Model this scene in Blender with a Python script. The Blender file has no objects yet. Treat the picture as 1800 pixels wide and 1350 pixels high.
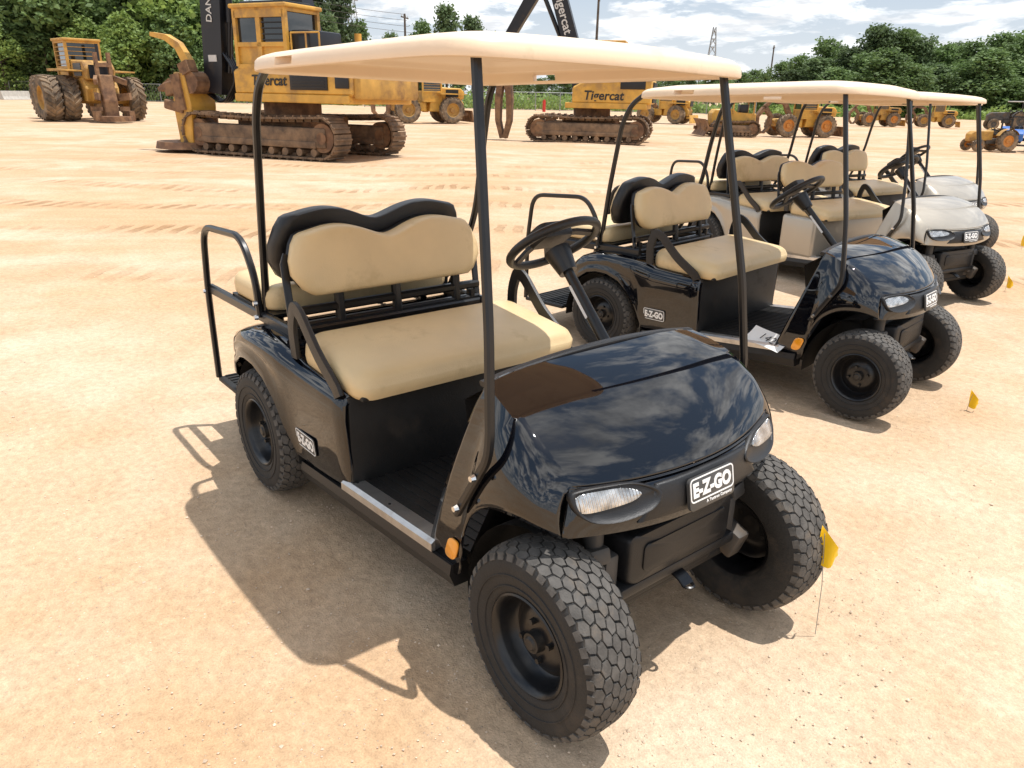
import bpy, bmesh, math, random
import numpy as np
from mathutils import Vector as V, Matrix as M, Euler, noise
random.seed(7)
R=math.radians; PI=math.pi
scene=bpy.context.scene; col=scene.collection

# ------------------------------------------------------------------ camera
CP=V((2.0302,-1.5569,1.5921))
yaw,pitch,roll=2.454,-.3641,.0221
F=V((math.cos(pitch)*math.cos(yaw),math.cos(pitch)*math.sin(yaw),math.sin(pitch)))
r0=F.cross(V((0,0,1))).normalized(); u0=r0.cross(F)
RR=r0*math.cos(roll)+u0*math.sin(roll); UU=u0*math.cos(roll)-r0*math.sin(roll)
cam=bpy.data.cameras.new('camera'); co=bpy.data.objects.new('camera',cam); col.objects.link(co)
m3=M((RR,UU,-F)).transposed(); co.matrix_world=M.Translation(CP)@m3.to_4x4()
cam.sensor_width=36; cam.lens=36*1328.4/1800; cam.clip_end=3000; cam.clip_start=.05
scene.camera=co
def survey(px,D):
    """ground point in the bearing of an image column, D metres deep"""
    a=(px-900)/1328.4; b=-(F.z+RR.z*a)/UU.z
    d=F+RR*a+UU*b
    return V((CP.x+D*d.x,CP.y+D*d.y,0))

# ------------------------------------------------------------------ materials
def nd(nt,t,ins=None,**pr):
    n=nt.nodes.new(t)
    for k,v in pr.items(): setattr(n,k,v)
    for k,v in (ins or {}).items():
        if isinstance(v,bpy.types.NodeSocket): nt.links.new(v,n.inputs[k])
        else: n.inputs[k].default_value=v
    return n
def mixc(nt,f,a,b,blend='MIX'):
    n=nt.nodes.new('ShaderNodeMix'); n.data_type='RGBA'; n.blend_type=blend
    for i,v in ((0,f),(6,a),(7,b)):
        if isinstance(v,bpy.types.NodeSocket): nt.links.new(v,n.inputs[i])
        else: n.inputs[i].default_value=v if i==0 else (tuple(v)+(1,))[:4]
    return n.outputs[2]
def ramp(nt,f,stops):
    n=nt.nodes.new('ShaderNodeValToRGB'); nt.links.new(f,n.inputs[0])
    e=n.color_ramp.elements
    while len(e)<len(stops): e.new(.5)
    for x,(p,c) in zip(e,stops):
        x.position=p; x.color=(c,c,c,1) if isinstance(c,(int,float)) else tuple(c)+(1,)
    return n.outputs[0]
def mth(nt,op,a,b=0.0,c=None,clamp=False):
    n=nt.nodes.new('ShaderNodeMath'); n.operation=op; n.use_clamp=clamp
    for i,v in enumerate((a,b) if c is None else (a,b,c)):
        if isinstance(v,bpy.types.NodeSocket): nt.links.new(v,n.inputs[i])
        else: n.inputs[i].default_value=v
    return n.outputs[0]
def tex(nt,vec,scale,detail=4,rough=.55,dist=0):
    return nd(nt,'ShaderNodeTexNoise',{'Vector':vec,'Scale':scale,'Detail':detail,'Roughness':rough,'Distortion':dist}).outputs[0]
def newmat(name):
    m=bpy.data.materials.new(name); m.use_nodes=True; nt=m.node_tree
    return m,nt,nt.nodes['Principled BSDF']
def mat(name,c,rough=.5,metal=0,var=.18,scale=7,bump=0,bscale=120,coat=0,dirt=None,damt=.4,dscale=3,spec=None,rvar=.12):
    m,nt,b=newmat(name)
    tc=nd(nt,'ShaderNodeTexCoord').outputs['Object']
    n=tex(nt,tc,scale,3)
    lo=tuple(x*(1-var) for x in c); hi=tuple(min(1,x*(1+var)) for x in c)
    cc=mixc(nt,ramp(nt,n,[(.3,0.),(.7,1.)]),lo,hi)
    rr=mth(nt,'MULTIPLY_ADD',n,rvar,rough-rvar/2,clamp=True)
    if dirt:
        f=ramp(nt,tex(nt,tc,dscale,5,.7),[(.62-damt*.5,0.),(.80-damt*.3,1.)])
        cc=mixc(nt,f,cc,dirt); rr=mth(nt,'MULTIPLY_ADD',f,.3,rr,clamp=True)
    nt.links.new(cc,b.inputs['Base Color']); nt.links.new(rr,b.inputs['Roughness'])
    b.inputs['Metallic'].default_value=metal; b.inputs['Coat Weight'].default_value=coat; b.inputs['Coat Roughness'].default_value=.02
    if spec is not None: b.inputs['Specular IOR Level'].default_value=spec
    if bump:
        h=tex(nt,tc,bscale,2)
        bn=nd(nt,'ShaderNodeBump',{'Height':h,'Strength':bump,'Distance':.004}); nt.links.new(bn.outputs[0],b.inputs['Normal'])
    return m
MT=dict(
 paint_black=mat('black gloss paint',(.0022,.0025,.0042),.025,0,.15,3,spec=.82,rvar=.012),
 paint_silver=mat('champagne silver paint',(.43,.385,.315),.36,.4,.03,4,coat=.6,rvar=.03),
 plastic=mat('black textured plastic',(.010,.010,.011),.42,0,.2,20,.25,400),
 plastic_dull=mat('dull black plastic',(.009,.0085,.008),.6,0,.3,9,.3,200,dirt=(.03,.022,.015),damt=.12,dscale=4),
 tube=mat('black powder coated tube',(.008,.008,.009),.30,0,.2,12),
 vinyl=mat('tan vinyl',(.67,.505,.275),.40,0,.06,5,.3,240,dirt=(.50,.36,.18),damt=.12,dscale=3.5),
 roof=mat('beige roof plastic',(.82,.635,.45),.40,0,.03,4,.1,60,dirt=(.66,.49,.32),damt=.06,dscale=5),
 rubber=mat('dusty tyre rubber',(.017,.0163,.0156),.72,0,.3,14,.4,150,dirt=(.065,.05,.037),damt=.15,dscale=6),
 tread=mat('dusty tyre tread',(.085,.078,.070),.85,0,.35,30,.4,300,dirt=(.18,.145,.11),damt=.15,dscale=9),
 mat_floor=mat('rubber floor mat',(.009,.0085,.008),.6,0,.3,9,.4,80,dirt=(.03,.022,.015),damt=.0),
 alu=mat('brushed aluminium',(.62,.60,.57),.35,.9,.1,20,dirt=(.3,.22,.15),damt=.1),
 chrome=mat('bright steel',(.7,.7,.7),.2,1,.05),
 amber=mat('amber reflector',(.85,.33,.015),.2,0,.1,30,coat=1),
 white=mat('white marking',(.86,.86,.84),.5,0,.03),
 greywhite=mat('pale grey marking',(.55,.54,.52),.5,0,.08),
 plate=mat('grey badge plate',(.06,.059,.057),.35,0,.1),
 hub=mat('dusty hub',(.028,.026,.024),.5,.3,.4,30,dirt=(.07,.055,.04),damt=.2,dscale=25),
 yellow=mat('machine yellow paint',(.60,.33,.055),.5,0,.18,2.2,dirt=(.28,.165,.08),damt=.28,dscale=1.3),
 yellow2=mat('faded yellow paint',(.50,.28,.06),.6,0,.2,2.2,dirt=(.22,.12,.055),damt=.35,dscale=1.5),
 rust=mat('rusty steel',(.17,.09,.05),.75,.1,.4,4,.4,30,dirt=(.32,.19,.10),damt=.38,dscale=2),
 track=mat('dusty track steel',(.125,.082,.053),.75,.15,.4,5,.4,30,dirt=(.31,.20,.12),damt=.42,dscale=2),
 boom=mat('black boom paint',(.007,.008,.012),.4,0,.3,2,dirt=(.05,.035,.02),damt=.08,dscale=1.2),
 bigtyre=mat('muddy tyre rubber',(.055,.046,.038),.85,0,.35,4,.4,30,dirt=(.30,.21,.13),damt=.55,dscale=2.2),
 glassd=mat('dark cab glass',(.012,.016,.018),.08,0,.3,3,coat=1),
 orange=mat('orange wheel paint',(.60,.24,.04),.5,0,.15,3,dirt=(.2,.11,.05),damt=.3),
 blue=mat('blue tractor paint',(.03,.13,.42),.4,0,.1,3),
 greyiron=mat('grey iron',(.08,.075,.07),.6,.3,.3,5,dirt=(.18,.12,.07),damt=.25),
 concrete=mat('concrete',(.48,.46,.42),.9,0,.15,3,.3,40),
 galv=mat('galvanised steel',(.30,.31,.31),.5,.5,.1,4),
 wood=mat('weathered pole wood',(.10,.08,.065),.85,0,.3,3),
 bark=mat('bark',(.085,.066,.05),.9,0,.35,2),
 flag=mat('yellow flag plastic',(.97,.60,.008),.5,0,.05,9),
 red=mat('red stake paint',(.5,.03,.02),.6,0,.1),
 paper=mat('white paper',(.80,.79,.76),.7,0,.03),
 ink=mat('black ink',(.02,.02,.02),.6,0,.05),
)
def lensmat():
    m,nt,b=newmat('ribbed clear headlamp')
    tc=nd(nt,'ShaderNodeTexCoord').outputs['Object']
    wv=nd(nt,'ShaderNodeTexWave',{'Vector':tc,'Scale':34.,'Distortion':.3},bands_direction='Y').outputs['Fac']
    n=tex(nt,tc,18,3)
    cc=mixc(nt,ramp(nt,n,[(.35,0.),(.65,1.)]),(.28,.28,.28),(.85,.85,.84)); nt.links.new(cc,b.inputs['Base Color'])
    b.inputs['Metallic'].default_value=.8; b.inputs['Roughness'].default_value=.16; b.inputs['Coat Weight'].default_value=1; b.inputs['Coat Roughness'].default_value=.02
    bn=nd(nt,'ShaderNodeBump',{'Height':mth(nt,'MULTIPLY_ADD',n,.8,wv),'Strength':.7,'Distance':.005}); nt.links.new(bn.outputs[0],b.inputs['Normal'])
    return m
MT['lens']=lensmat()
def leafmat(name,a,b):
    m,nt,bs=newmat(name)
    tc=nd(nt,'ShaderNodeTexCoord').outputs['Object']; oi=nd(nt,'ShaderNodeObjectInfo').outputs['Random']
    n=tex(nt,tc,.6,4,.65)
    c=mixc(nt,ramp(nt,n,[(.3,0.),(.7,1.)]),a,b)
    k=mth(nt,'MULTIPLY_ADD',oi,.5,.75)
    c=mixc(nt,1.0,c,nd(nt,'ShaderNodeCombineColor',{0:k,1:k,2:k}).outputs[0],'MULTIPLY')
    nt.links.new(c,bs.inputs['Base Color']); bs.inputs['Roughness'].default_value=.65
    tl=nd(nt,'ShaderNodeBsdfTranslucent',{'Color':c}); ms=nd(nt,'ShaderNodeMixShader',{0:.38,1:bs.outputs[0],2:tl.outputs[0]})
    nt.links.new(ms.outputs[0],nt.nodes['Material Output'].inputs[0])
    return m
MT['leaf']=leafmat('green foliage',(.090,.148,.048),(.185,.27,.088))
MT['leaf_pine']=leafmat('pine foliage',(.080,.125,.055),(.15,.21,.082))
MT['leaf_light']=leafmat('light green foliage',(.15,.23,.055),(.28,.38,.10))

# ------------------------------------------------------------------ mesh builder
def cr(P,n,closed=False):
    P=[np.array(p,float) for p in P]; k=len(P); out=[]
    segs=k if closed else k-1
    for i in range(n):
        t=i/(n if closed else n-1)*segs; j=min(int(t),segs-1); f=t-j
        g=(lambda q:P[q%k]) if closed else (lambda q:P[max(0,min(k-1,q))])
        a,b,c,d=g(j-1),g(j),g(j+1),g(j+2)
        out.append(.5*((2*b)+(c-a)*f+(2*a-5*b+4*c-d)*f*f+(3*b-a-3*c+d)*f**3))
    return out
def fillet(pts,r,n=4):
    P=[V(p) for p in pts]; out=[P[0]]
    for i in range(1,len(P)-1):
        a=(P[i-1]-P[i]); b=(P[i+1]-P[i]); rr=min(r,a.length*.45,b.length*.45)
        s=P[i]+a.normalized()*rr; e=P[i]+b.normalized()*rr
        for k in range(n+1):
            t=k/n; out.append(s*(1-t)**2+P[i]*2*t*(1-t)+e*t*t)
    out.append(P[-1]); return out
def rrect(a,b,r,n=5):
    o=[]
    for cx,cy,s in ((a-r,b-r,0),(-a+r,b-r,90),(-a+r,-b+r,180),(a-r,-b+r,270)):
        for k in range(n+1):
            t=R(s+90*k/n); o.append((cx+r*math.cos(t),cy+r*math.sin(t)))
    return o
class MB:
    def __init__(s): s.bm=bmesh.new()
    def vs(s,pts): return [s.bm.verts.new(p) for p in pts]
    def f(s,v):
        try: return s.bm.faces.new(v)
        except ValueError: return None
    def loft(s,rows,close=False,cap=False):
        L=[s.vs(r) for r in rows]
        for a,b in zip(L,L[1:]):
            n=len(a)
            for i in range(n if close else n-1):
                j=(i+1)%n; s.f([a[i],a[j],b[j],b[i]])
        if cap: s.f(L[0][::-1]); s.f(L[-1])
        return s
    def box(s,c,sz,rot=(0,0,0),bev=0,seg=2):
        x,y,z=[k/2 for k in sz]; mm=Euler([R(k) for k in rot]).to_matrix()
        v=s.vs([V(c)+mm@V(p) for p in ((-x,-y,-z),(x,-y,-z),(x,y,-z),(-x,y,-z),(-x,-y,z),(x,-y,z),(x,y,z),(-x,y,z))])
        fs=[s.f([v[i] for i in q]) for q in ((0,3,2,1),(4,5,6,7),(0,1,5,4),(1,2,6,5),(2,3,7,6),(3,0,4,7))]
        if bev:
            es={e for f in fs for e in f.edges}
            bmesh.ops.bevel(s.bm,geom=list(es),offset=bev,segments=seg,affect='EDGES',profile=.5)
        return s
    def prism(s,poly,y0,y1,bev=0,fn=None):
        fn=fn or (lambda a,b,c:(a,c,b))
        A=s.vs([fn(a,b,y0) for a,b in poly]); B=s.vs([fn(a,b,y1) for a,b in poly])
        n=len(A); fs=[s.f(A),s.f(B[::-1])]
        for i in range(n): fs.append(s.f([A[i],B[i],B[(i+1)%n],A[(i+1)%n]]))
        if bev:
            es={e for f in fs if f for e in f.edges}
            bmesh.ops.bevel(s.bm,geom=list(es),offset=bev,segments=1,affect='EDGES',profile=.5)
        return s
    def sweep(s,prof,pts,closed=False,ref=(0,1,0),cap=True):
        P=[V(p) for p in pts]; n=len(P); rows=[]; N=None
        for i in range(n):
            if closed: t=(P[(i+1)%n]-P[i-1]).normalized()
            else: t=(P[min(i+1,n-1)]-P[max(i-1,0)]).normalized()
            if N is None:
                N=V(ref)-t*V(ref).dot(t)
                if N.length<1e-3: N=V((1,0,0))-t*t.x
                N.normalize()
            else:
                N=(N-t*N.dot(t)).normalized()
            B=t.cross(N); rows.append([P[i]+N*a+B*b for a,b in prof])
        if closed: rows.append(rows[0]); s.loft(rows,True)
        else: s.loft(rows,True,cap)
        return s
    def tube(s,pts,r,n=8,closed=False,ref=(0,1,0)):
        return s.sweep([(r*math.cos(2*PI*k/n),r*math.sin(2*PI*k/n)) for k in range(n)],pts,closed,ref)
    def sq(s,pts,w,h=None,ref=(0,1,0),ch=.25):
        h=h or w; c=min(w,h)*ch; a,b=w/2,h/2
        return s.sweep([(a,b-c),(a-c,b),(-a+c,b),(-a,b-c),(-a,-b+c),(-a+c,-b),(a-c,-b),(a,-b+c)],pts,False,ref)
    def cyl(s,a,b,r,r2=None,n=14):
        a,b=V(a),V(b); t=(b-a).normalized(); N=t.orthogonal().normalized(); B=t.cross(N); r2=r if r2 is None else r2
        c=[(math.cos(2*PI*k/n),math.sin(2*PI*k/n)) for k in range(n)]
        return s.loft([[a+(N*x+B*y)*r for x,y in c],[b+(N*x+B*y)*r2 for x,y in c]],True,True)
    def lathe(s,prof,n=40,c=(0,0,0)):
        return s.loft([[(c[0]+r*math.cos(2*PI*k/n),c[1]+y,c[2]+r*math.sin(2*PI*k/n)) for k in range(n)] for r,y in prof],True)
    def pillow(s,out,rings,fn):
        cx=sum(p[0] for p in out)/len(out); cy=sum(p[1] for p in out)/len(out)
        return s.loft([[fn(cx+(a-cx)*k,cy+(b-cy)*k,d) for a,b in out] for k,d in rings],True,True)
    def add(s,me,mx=None):
        t=len(s.bm.verts); s.bm.from_mesh(me); s.bm.verts.ensure_lookup_table()
        if mx is not None:
            for v in s.bm.verts[t:]: v.co=mx@v.co
        return s
    def mesh(s,name,m,smooth=38,weld=0):
        if weld: bmesh.ops.remove_doubles(s.bm,verts=s.bm.verts,dist=weld)
        bmesh.ops.recalc_face_normals(s.bm,faces=s.bm.faces)
        me=bpy.data.meshes.new(name); s.bm.to_mesh(me); s.bm.free()
        me.materials.append(m)
        if smooth:
            for p in me.polygons: p.use_smooth=True
            me.set_sharp_from_angle(angle=R(smooth))
        return me
    def build(s,name,m,parent=None,smooth=38,weld=0,loc=None):
        return link(name,s.mesh(name,m,smooth,weld),parent,loc)
def link(name,me,parent=None,loc=None,rz=0):
    o=bpy.data.objects.new(name,me); col.objects.link(o)
    if parent: o.parent=parent
    if loc is not None: o.location=loc
    if rz: o.rotation_euler=(0,0,rz)
    return o
def thing(name,label,cat,loc=(0,0,0),rz=0,group=None,scale=1):
    o=bpy.data.objects.new(name,None); col.objects.link(o); o.location=loc; o.rotation_euler=(0,0,rz); o.scale=(scale,)*3
    o.empty_display_size=.2
    return tag(o,label,cat,group)
def tag(o,label,cat,group=None,kind=None):
    if label: o['label']=label
    if cat: o['category']=cat
    if group: o['group']=group
    if kind: o['kind']=kind
    return o
def kids(o): return [c for c in bpy.data.objects if c.parent==o]
def copy_tree(o,parent=None):
    c=o.copy(); col.objects.link(c)
    if parent: c.parent=parent
    for ch in kids(o): copy_tree(ch,c)
    return c
def text_mesh(body,size,ext=.002,bold=.02,shear=0,space=1,fit=None):
    cu=bpy.data.curves.new('lettering','FONT'); cu.body=body; cu.size=size; cu.extrude=ext; cu.offset=bold*size; cu.align_x='CENTER'; cu.align_y='CENTER'
    cu.shear=shear; cu.space_character=space; cu.resolution_u=3
    o=bpy.data.objects.new('lettering',cu); col.objects.link(o)
    dg=bpy.context.evaluated_depsgraph_get(); me=bpy.data.meshes.new_from_object(o.evaluated_get(dg))
    bpy.data.objects.remove(o)
    if fit:
        xs=[v.co.x for v in me.vertices]; ys=[v.co.y for v in me.vertices]
        cx=(min(xs)+max(xs))/2; cy=(min(ys)+max(ys))/2; kx=fit[0]/(max(xs)-min(xs)); ky=fit[1]/(max(ys)-min(ys))
        for v in me.vertices: v.co.x=(v.co.x-cx)*kx; v.co.y=(v.co.y-cy)*ky
    return me
def frame(o,x,y):
    x=V(x).normalized(); y=V(y); z=x.cross(y).normalized(); y=z.cross(x)
    m=M((x,y,z)).transposed().to_4x4(); m.translation=V(o); return m

# ------------------------------------------------------------------ cart wheels
KW=.84
def tyre_mesh():
    m=MB()
    half=[(.137,-.086),(.142,-.094),(.155,-.101),(.185,-.1065),(.213,-.1075),(.232,-.1045),(.243,-.0975),(.2495,-.088),(.2545,-.070),(.2580,-.035),(.259,0)]
    half=[(r,y*KW) for r,y in half]
    m.lathe(half+[(r,-y) for r,y in half[-2::-1]],64)
    for r,y in ((.196,-.1085*KW),(.165,-.105*KW)):
        m.lathe([(r-.003,y+.002),(r-.0015,y-.0015),(r+.0015,y-.0015),(r+.003,y+.002)],64)
    return m.mesh('tyre',MT['rubber'],45)
def tread_mesh():
    m=MB(); n=38
    def rad(v):
        k=abs(v)/KW; return .2664 if k<.025 else .2664-(k-.025)**2*3.2
    sp=.0272*KW; P=2*PI*.2664/n
    for c in range(-3,4):
        v0=c*sp; off=.5 if c%2 else 0
        for i in range(n):
            th=2*PI*(i+off)/n; hl=P*.5*.86; sk=.0022*(1 if c%2 else -1)
            # six-sided turf lug, pointed towards its neighbours in the next columns
            a_,b_=.0070,.0138
            hexo=[(hl+sk,-a_),(hl-sk,a_),(sk*.5,b_),(-hl-sk,a_),(-hl+sk,-a_),(-sk*.5,-b_)]
            A=[];B=[]
            for a,b in hexo:
                for L,kk,dr in ((A,1.05,-.010),(B,.96,0)):
                    v=v0+b*kk; r=rad(v)+dr; t=th+a*kk/.2664
                    L.append((r*math.cos(t),v,r*math.sin(t)))
            va,vb=m.vs(A),m.vs(B)
            for q in range(6): m.f([va[q],va[(q+1)%6],vb[(q+1)%6],vb[q]])
            m.f([vb[0],vb[1],vb[2],vb[5]]); m.f([vb[2],vb[3],vb[4],vb[5]])
    for sd in (-1,1):
        for i in range(n):
            th=2*PI*(i+.25)/n; rows=[]
            for d in (-.013,.013):
                rows.append([(r*math.cos(th+d/.26),y*sd*KW,r*math.sin(th+d/.26)) for r,y in ((.2520,.0965),(.2455,.1015),(.235,.1066),(.233,.102),(.245,.093))])
            m.loft(rows,True,True)
    return m.mesh('tread',MT['tread'],25)
def rim_mesh():
    m=MB()
    m.lathe([(.137,-.072),(.143,-.077),(.143,-.082),(.138,-.085),(.131,-.080),(.127,-.070),(.124,-.064),(.1235,-.046),(.120,-.040),(.117,-.024),(.108,-.016),(.092,-.022),(.078,-.036),(.05,-.040),(.0008,-.040)],48)
    m.lathe([(.137,.074),(.128,.068),(.12,.05),(.118,-.016)],32)
    return m.mesh('wheel',MT['tube'],40)
def hub_mesh():
    m=MB(); m.cyl((0,-.038,0),(0,-.064,0),.032,.028,20); m.cyl((0,-.064,0),(0,-.070,0),.021,.015,16)
    for k in range(4):
        t=R(45+90*k); p=V((.055*math.cos(t),-.038,.055*math.sin(t))); m.cyl(p,p+V((0,-.016,0)),.009,.008,6)
    return m.mesh('hub',MT['hub'],40)
TY,TD,RM,HB=tyre_mesh(),tread_mesh(),rim_mesh(),hub_mesh()
def add_wheel(root,x,y,z,flip):
    w=link('wheel',RM,root,(x,y,z)); w.rotation_euler=(0,R(random.uniform(0,90)),PI if flip else 0)
    link('tyre',TY,w); link('tread',TD,w); link('hub',HB,w)
    return w
def small_wheels(root,k,drop,pitch):
    """fit a smaller set of wheels: the body sits lower"""
    root.location.z=-drop; root.rotation_euler.y=-pitch
    for c in kids(root):
        if c.name.startswith('wheel'):
            c.scale=(k,1,k); c.location.z=.266*k+drop-pitch*c.location.x

# ------------------------------------------------------------------ cart body data
TOP=[(.548,.430,.882),(.585,.437,.873),(.63,.444,.860),(.685,.450,.840),(.74,.451,.812),(.79,.446,.778),(.835,.432,.738),(.865,.412,.705)]
BOT=[(.36,.498,.315),(.52,.505,.300),(.548,.512,.420),(.60,.517,.535),(.68,.520,.598),(.77,.514,.618),(.84,.490,.610),(.885,.450,.585)]
MID=[(.535,0,.908),(.60,0,.896),(.675,0,.874),(.75,0,.843),(.82,0,.806),(.88,0,.767),(.925,0,.728),(.952,0,.698)]
def fx(y,z,off=0):
    v=y/.43; s=max(0,min(1,(.695-z)/.13))
    return .952-.087*v*v+.02*s+.016*math.sin(PI*s)+off
def cowl():
    m=MB(); n=30; T=cr(TOP,n); B=cr(BOT,n); C=cr(MID,n); rows=[]; NV=16; NS=9
    def hood(i,v):
        k=abs(v); e=T[i]; c=C[i]
        return (c[0]+(e[0]-c[0])*k**2,v*e[1],c[2]+(e[2]-c[2])*(.45*k**2+.55*k**6))
    for i in range(n):
        row=[]
        for s in range(NS,0,-1):
            q=s/NS; e=T[i]; b=B[i]; y=e[1]+(b[1]-e[1])*math.sin(q*PI/2)**.7+.008*math.sin(q*PI)
            row.append((e[0]+(b[0]-e[0])*q**1.1,-y,e[2]+(b[2]-e[2])*q))
        side=[(x,-y,z) for x,y,z in row][::-1]
        rows.append(row+[hood(i,-1+2*k/(2*NV)) for k in range(2*NV+1)]+side)
    m.loft(rows)
    fr=[]
    for s,g,dz in ((0,.003,-.002),(.0,.005,-.007),(.03,-.008,-.007),(.08,-.009,0),(.16,0,0),(.3,0,0),(.45,0,0),(.6,0,0),(.75,0,0),(.88,0,0),(1,0,0)):
        row=[]
        for k in range(2*NV+1):
            v=-1+k/NV; p=hood(n-1,v); fd=1-v**8
            zb=.562+.022*v*v; z=p[2]+(zb-p[2])*s
            row.append((p[0]+.02*s+.016*math.sin(PI*s)*(1-v**8)+g*fd,p[1]*(1+.09*s),z+dz*fd))
        fr.append(row)
    fr.append([(x-.03,y,z-.004) for x,y,z in fr[-1]])
    m.loft(fr)
    return m
def side_seat_out(W,z0,z1,dip,peak):
    top=[]
    for k in range(41):
        y=-W+2*W*k/40; q=abs(y)/W
        z=z1+peak*(math.exp(-((q-.52)/.33)**2))-dip*math.exp(-(y/(W*.20))**2)
        if q>.86: z-=(z1-z0)*.42*((q-.86)/.14)**2.2
        top.append((y,z))
    bot=[]
    for k in range(25):
        y=W-2*W*k/24; q=abs(y)/W; z=z0
        if q>.8: z+=(z1-z0)*.36*((q-.8)/.2)**2.2
        bot.append((y,z))
    return top+bot
PIL=[(.80,-.5),(.93,-.46),(.985,-.3),(1,-.05),(1,.15),(.985,.32),(.94,.46),(.86,.53),(.7,.58),(.45,.60),(.15,.61)]

def build_cart(label,paint,loc,rz,stretch=0):
    root=thing('golf_cart',label,'golf cart',loc,rz,None); S=stretch; P=MT[paint]
    cw=cowl().build('front_cowl',P,root,50,.0005)
    sm=cw.modifiers.new('thickness','SOLIDIFY'); sm.thickness=.006; sm.offset=-1
    m=MB(); T0=[(.545,y,.905-.030*abs(y/.43)**2.2) for y in np.linspace(-.43,.43,21)]
    m.sq([V(p)+V((-.010,0,.002)) for p in T0],.016,.026,(0,0,1)); m.build('cowl_trim',MT['plastic'],root)
    m=MB(); m.loft([[(.54,y,.895-.03*abs(y/.43)**2.2) for y in np.linspace(-.42,.42,13)],[(.44,y,.80) for y in np.linspace(-.42,.42,13)],[(.47,y,.66) for y in np.linspace(-.42,.42,13)],[(.60,y,.56) for y in np.linspace(-.44,.44,13)],[(.50,y,.318) for y in np.linspace(-.46,.46,13)]])
    m.build('dashboard',MT['plastic'],root)
    # headlights
    HZ=.664
    for sg in (-1,1):
        oc=[(.110,.020),(.090,.034),(.02,.037),(-.06,.031),(-.122,.006),(-.132,-.018),(-.09,-.040),(.0,-.050),(.07,-.042),(.105,-.014)]
        o=[(sg*(.310+a),HZ+b) for a,b in cr(oc,44,True)]
        lip=lambda a,b,d:(fx(a,b,d+.011*min(1.2,max(0,(HZ-.020-b)/.03))**1.3),a,b)
        m=MB(); m.pillow(o,[(1.0,-.012),(1.005,.002),(1.0,.006),(.965,.0085),(.92,.007),(.88,.002),(.5,.001),(.15,.001)],lip)
        bz=m.build('headlight_bezel',MT['plastic'],root,45)
        lc=[(.099,-.010),(.100,.012),(.086,.024),(.04,.028),(-.02,.026),(-.060,.015),(-.076,.002),(-.05,-.009),(.0,-.015),(.055,-.019),(.088,-.018)]
        o=[(sg*(.312+a),HZ+b) for a,b in cr(lc,44,True)]
        m=MB(); m.pillow(o,[(1.0,.0),(1.0,.0040),(.965,.0060),(.6,.0065),(.2,.0068)],lambda a,b,d:(fx(a,b,d),a,b))
        m.build('headlight',MT['lens'],root)
    def badge(par,o,xd,yd,w,h,sub):
        mx=frame(o,xd,yd); th=.003 if sub else .0008
        m=MB(); ol=rrect(w/2,h/2,h*.16)
        m.pillow(ol,[(1,-.006 if sub else -.002),(1,th),(.985,th+.0006)],lambda a,b,d:mx@V((a,b,d))); b=m.build('badge',MT['plate'],par)
        m=MB(); hh=h*.70 if sub else h*.90; cy=h*.12 if sub else 0; ow=rrect(w*.475,hh/2,h*.13); z0=th+.0012
        m.sweep([(h*.022,.0004),(-h*.022,.0004),(-h*.022,-.0004),(h*.022,-.0004)],[mx@V((a,b2+cy,z0)) for a,b2 in ow],True,ref=mx.to_3x3()@V((1,0,0)))
        m.add(text_mesh('E-Z-GO',.1,.0005,.052,0,1.04,(w*.85,hh*.68)),mx@M.Translation((0,cy-.0005,z0)))
        if sub: m.add(text_mesh('A Textron Company',.1,.0005,.014,0,1,(w*.58,h*.12)),mx@M.Translation((w*.14,-h*.36,z0)))
        m.build('badge_lettering',MT['white'],b,0)
    fz=.632; badge(root,(fx(0,fz)+.0125,-.008,fz),(0,1,0),(-.20,0,1),.188,.089,True)
    m=MB(); o=[(y,.590-.002*math.cos(y*6)) for y in np.linspace(-.25,.25,15)]+[(y,.684-.006*abs(y/.26)) for y in np.linspace(.19,-.19,13)]
    m.pillow(o,[(1,-.006),(1,.004),(.97,.008),(.92,.009),(.5,.009),(.1,.009)],lambda a,b,d:(fx(a,b,d),a,b)); m.build('nose_band',MT['plastic'],root)
    bx=lambda a,b,d:(.918+d-.05*(a/.25)**2*.5,a,.435+b+d*.15)
    m=MB(); m.pillow(rrect(.225,.078,.025),[(1,-.12),(1,.0),(.98,.010),(.94,.014),(.4,.015)],bx)
    m.pillow(rrect(.175,.045,.02),[(1,.010),(1,.0175),(.97,.0205),(.4,.021)],bx)
    m.box((.86,0,.345),(.12,.50,.035),bev=.01); m.build('front_bumper',MT['plastic'],root)
    m=MB(); m.box((.78,0,.42),(.12,.44,.26),bev=.02).box((.62,0,.36),(.36,.42,.26),bev=.02)
    m.box((.80,0,.30),(.16,.40,.06),bev=.01); m.box((.0-S/2,0,.24),(1.5+S,.40,.09),bev=.01)
    m.box((-.84-S,0,.30),(.46,.5,.2),bev=.02); m.cyl((-.84-S,-.42,.267),(-.84-S,.42,.267),.05)
    m.cyl((.84,-.36,.255),(.84,.36,.255),.025); m.build('chassis',MT['plastic_dull'],root)
    m=MB()
    for sg in (-1,1):
        m.box((.86,sg*.26,.38),(.06,.05,.16),(0,0,0),.01); m.cyl((.84,sg*.29,.34),(.84,sg*.29,.56),.028); m.box((.87,sg*.30,.30),(.09,.06,.10),(0,20,0),.012); m.box((.85,sg*.30,.46),(.07,.08,.05),(0,-15,sg*10),.012)
    m.box((.84,0,.285),(.05,.56,.03),bev=.008)
    m.build('front_suspension',MT['greyiron'],root)
    m=MB(); m.sq(fillet([(.84,0,.318),(.92,0,.315),(.950,0,.295)],.02),.045,.010); m.tube([(.950+.016*math.cos(t),.016*math.sin(t),.293) for t in np.linspace(0,2*PI,13)[:-1]],.005,6,True,(0,0,1)); m.build('tow_hook',MT['tube'],root)
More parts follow.
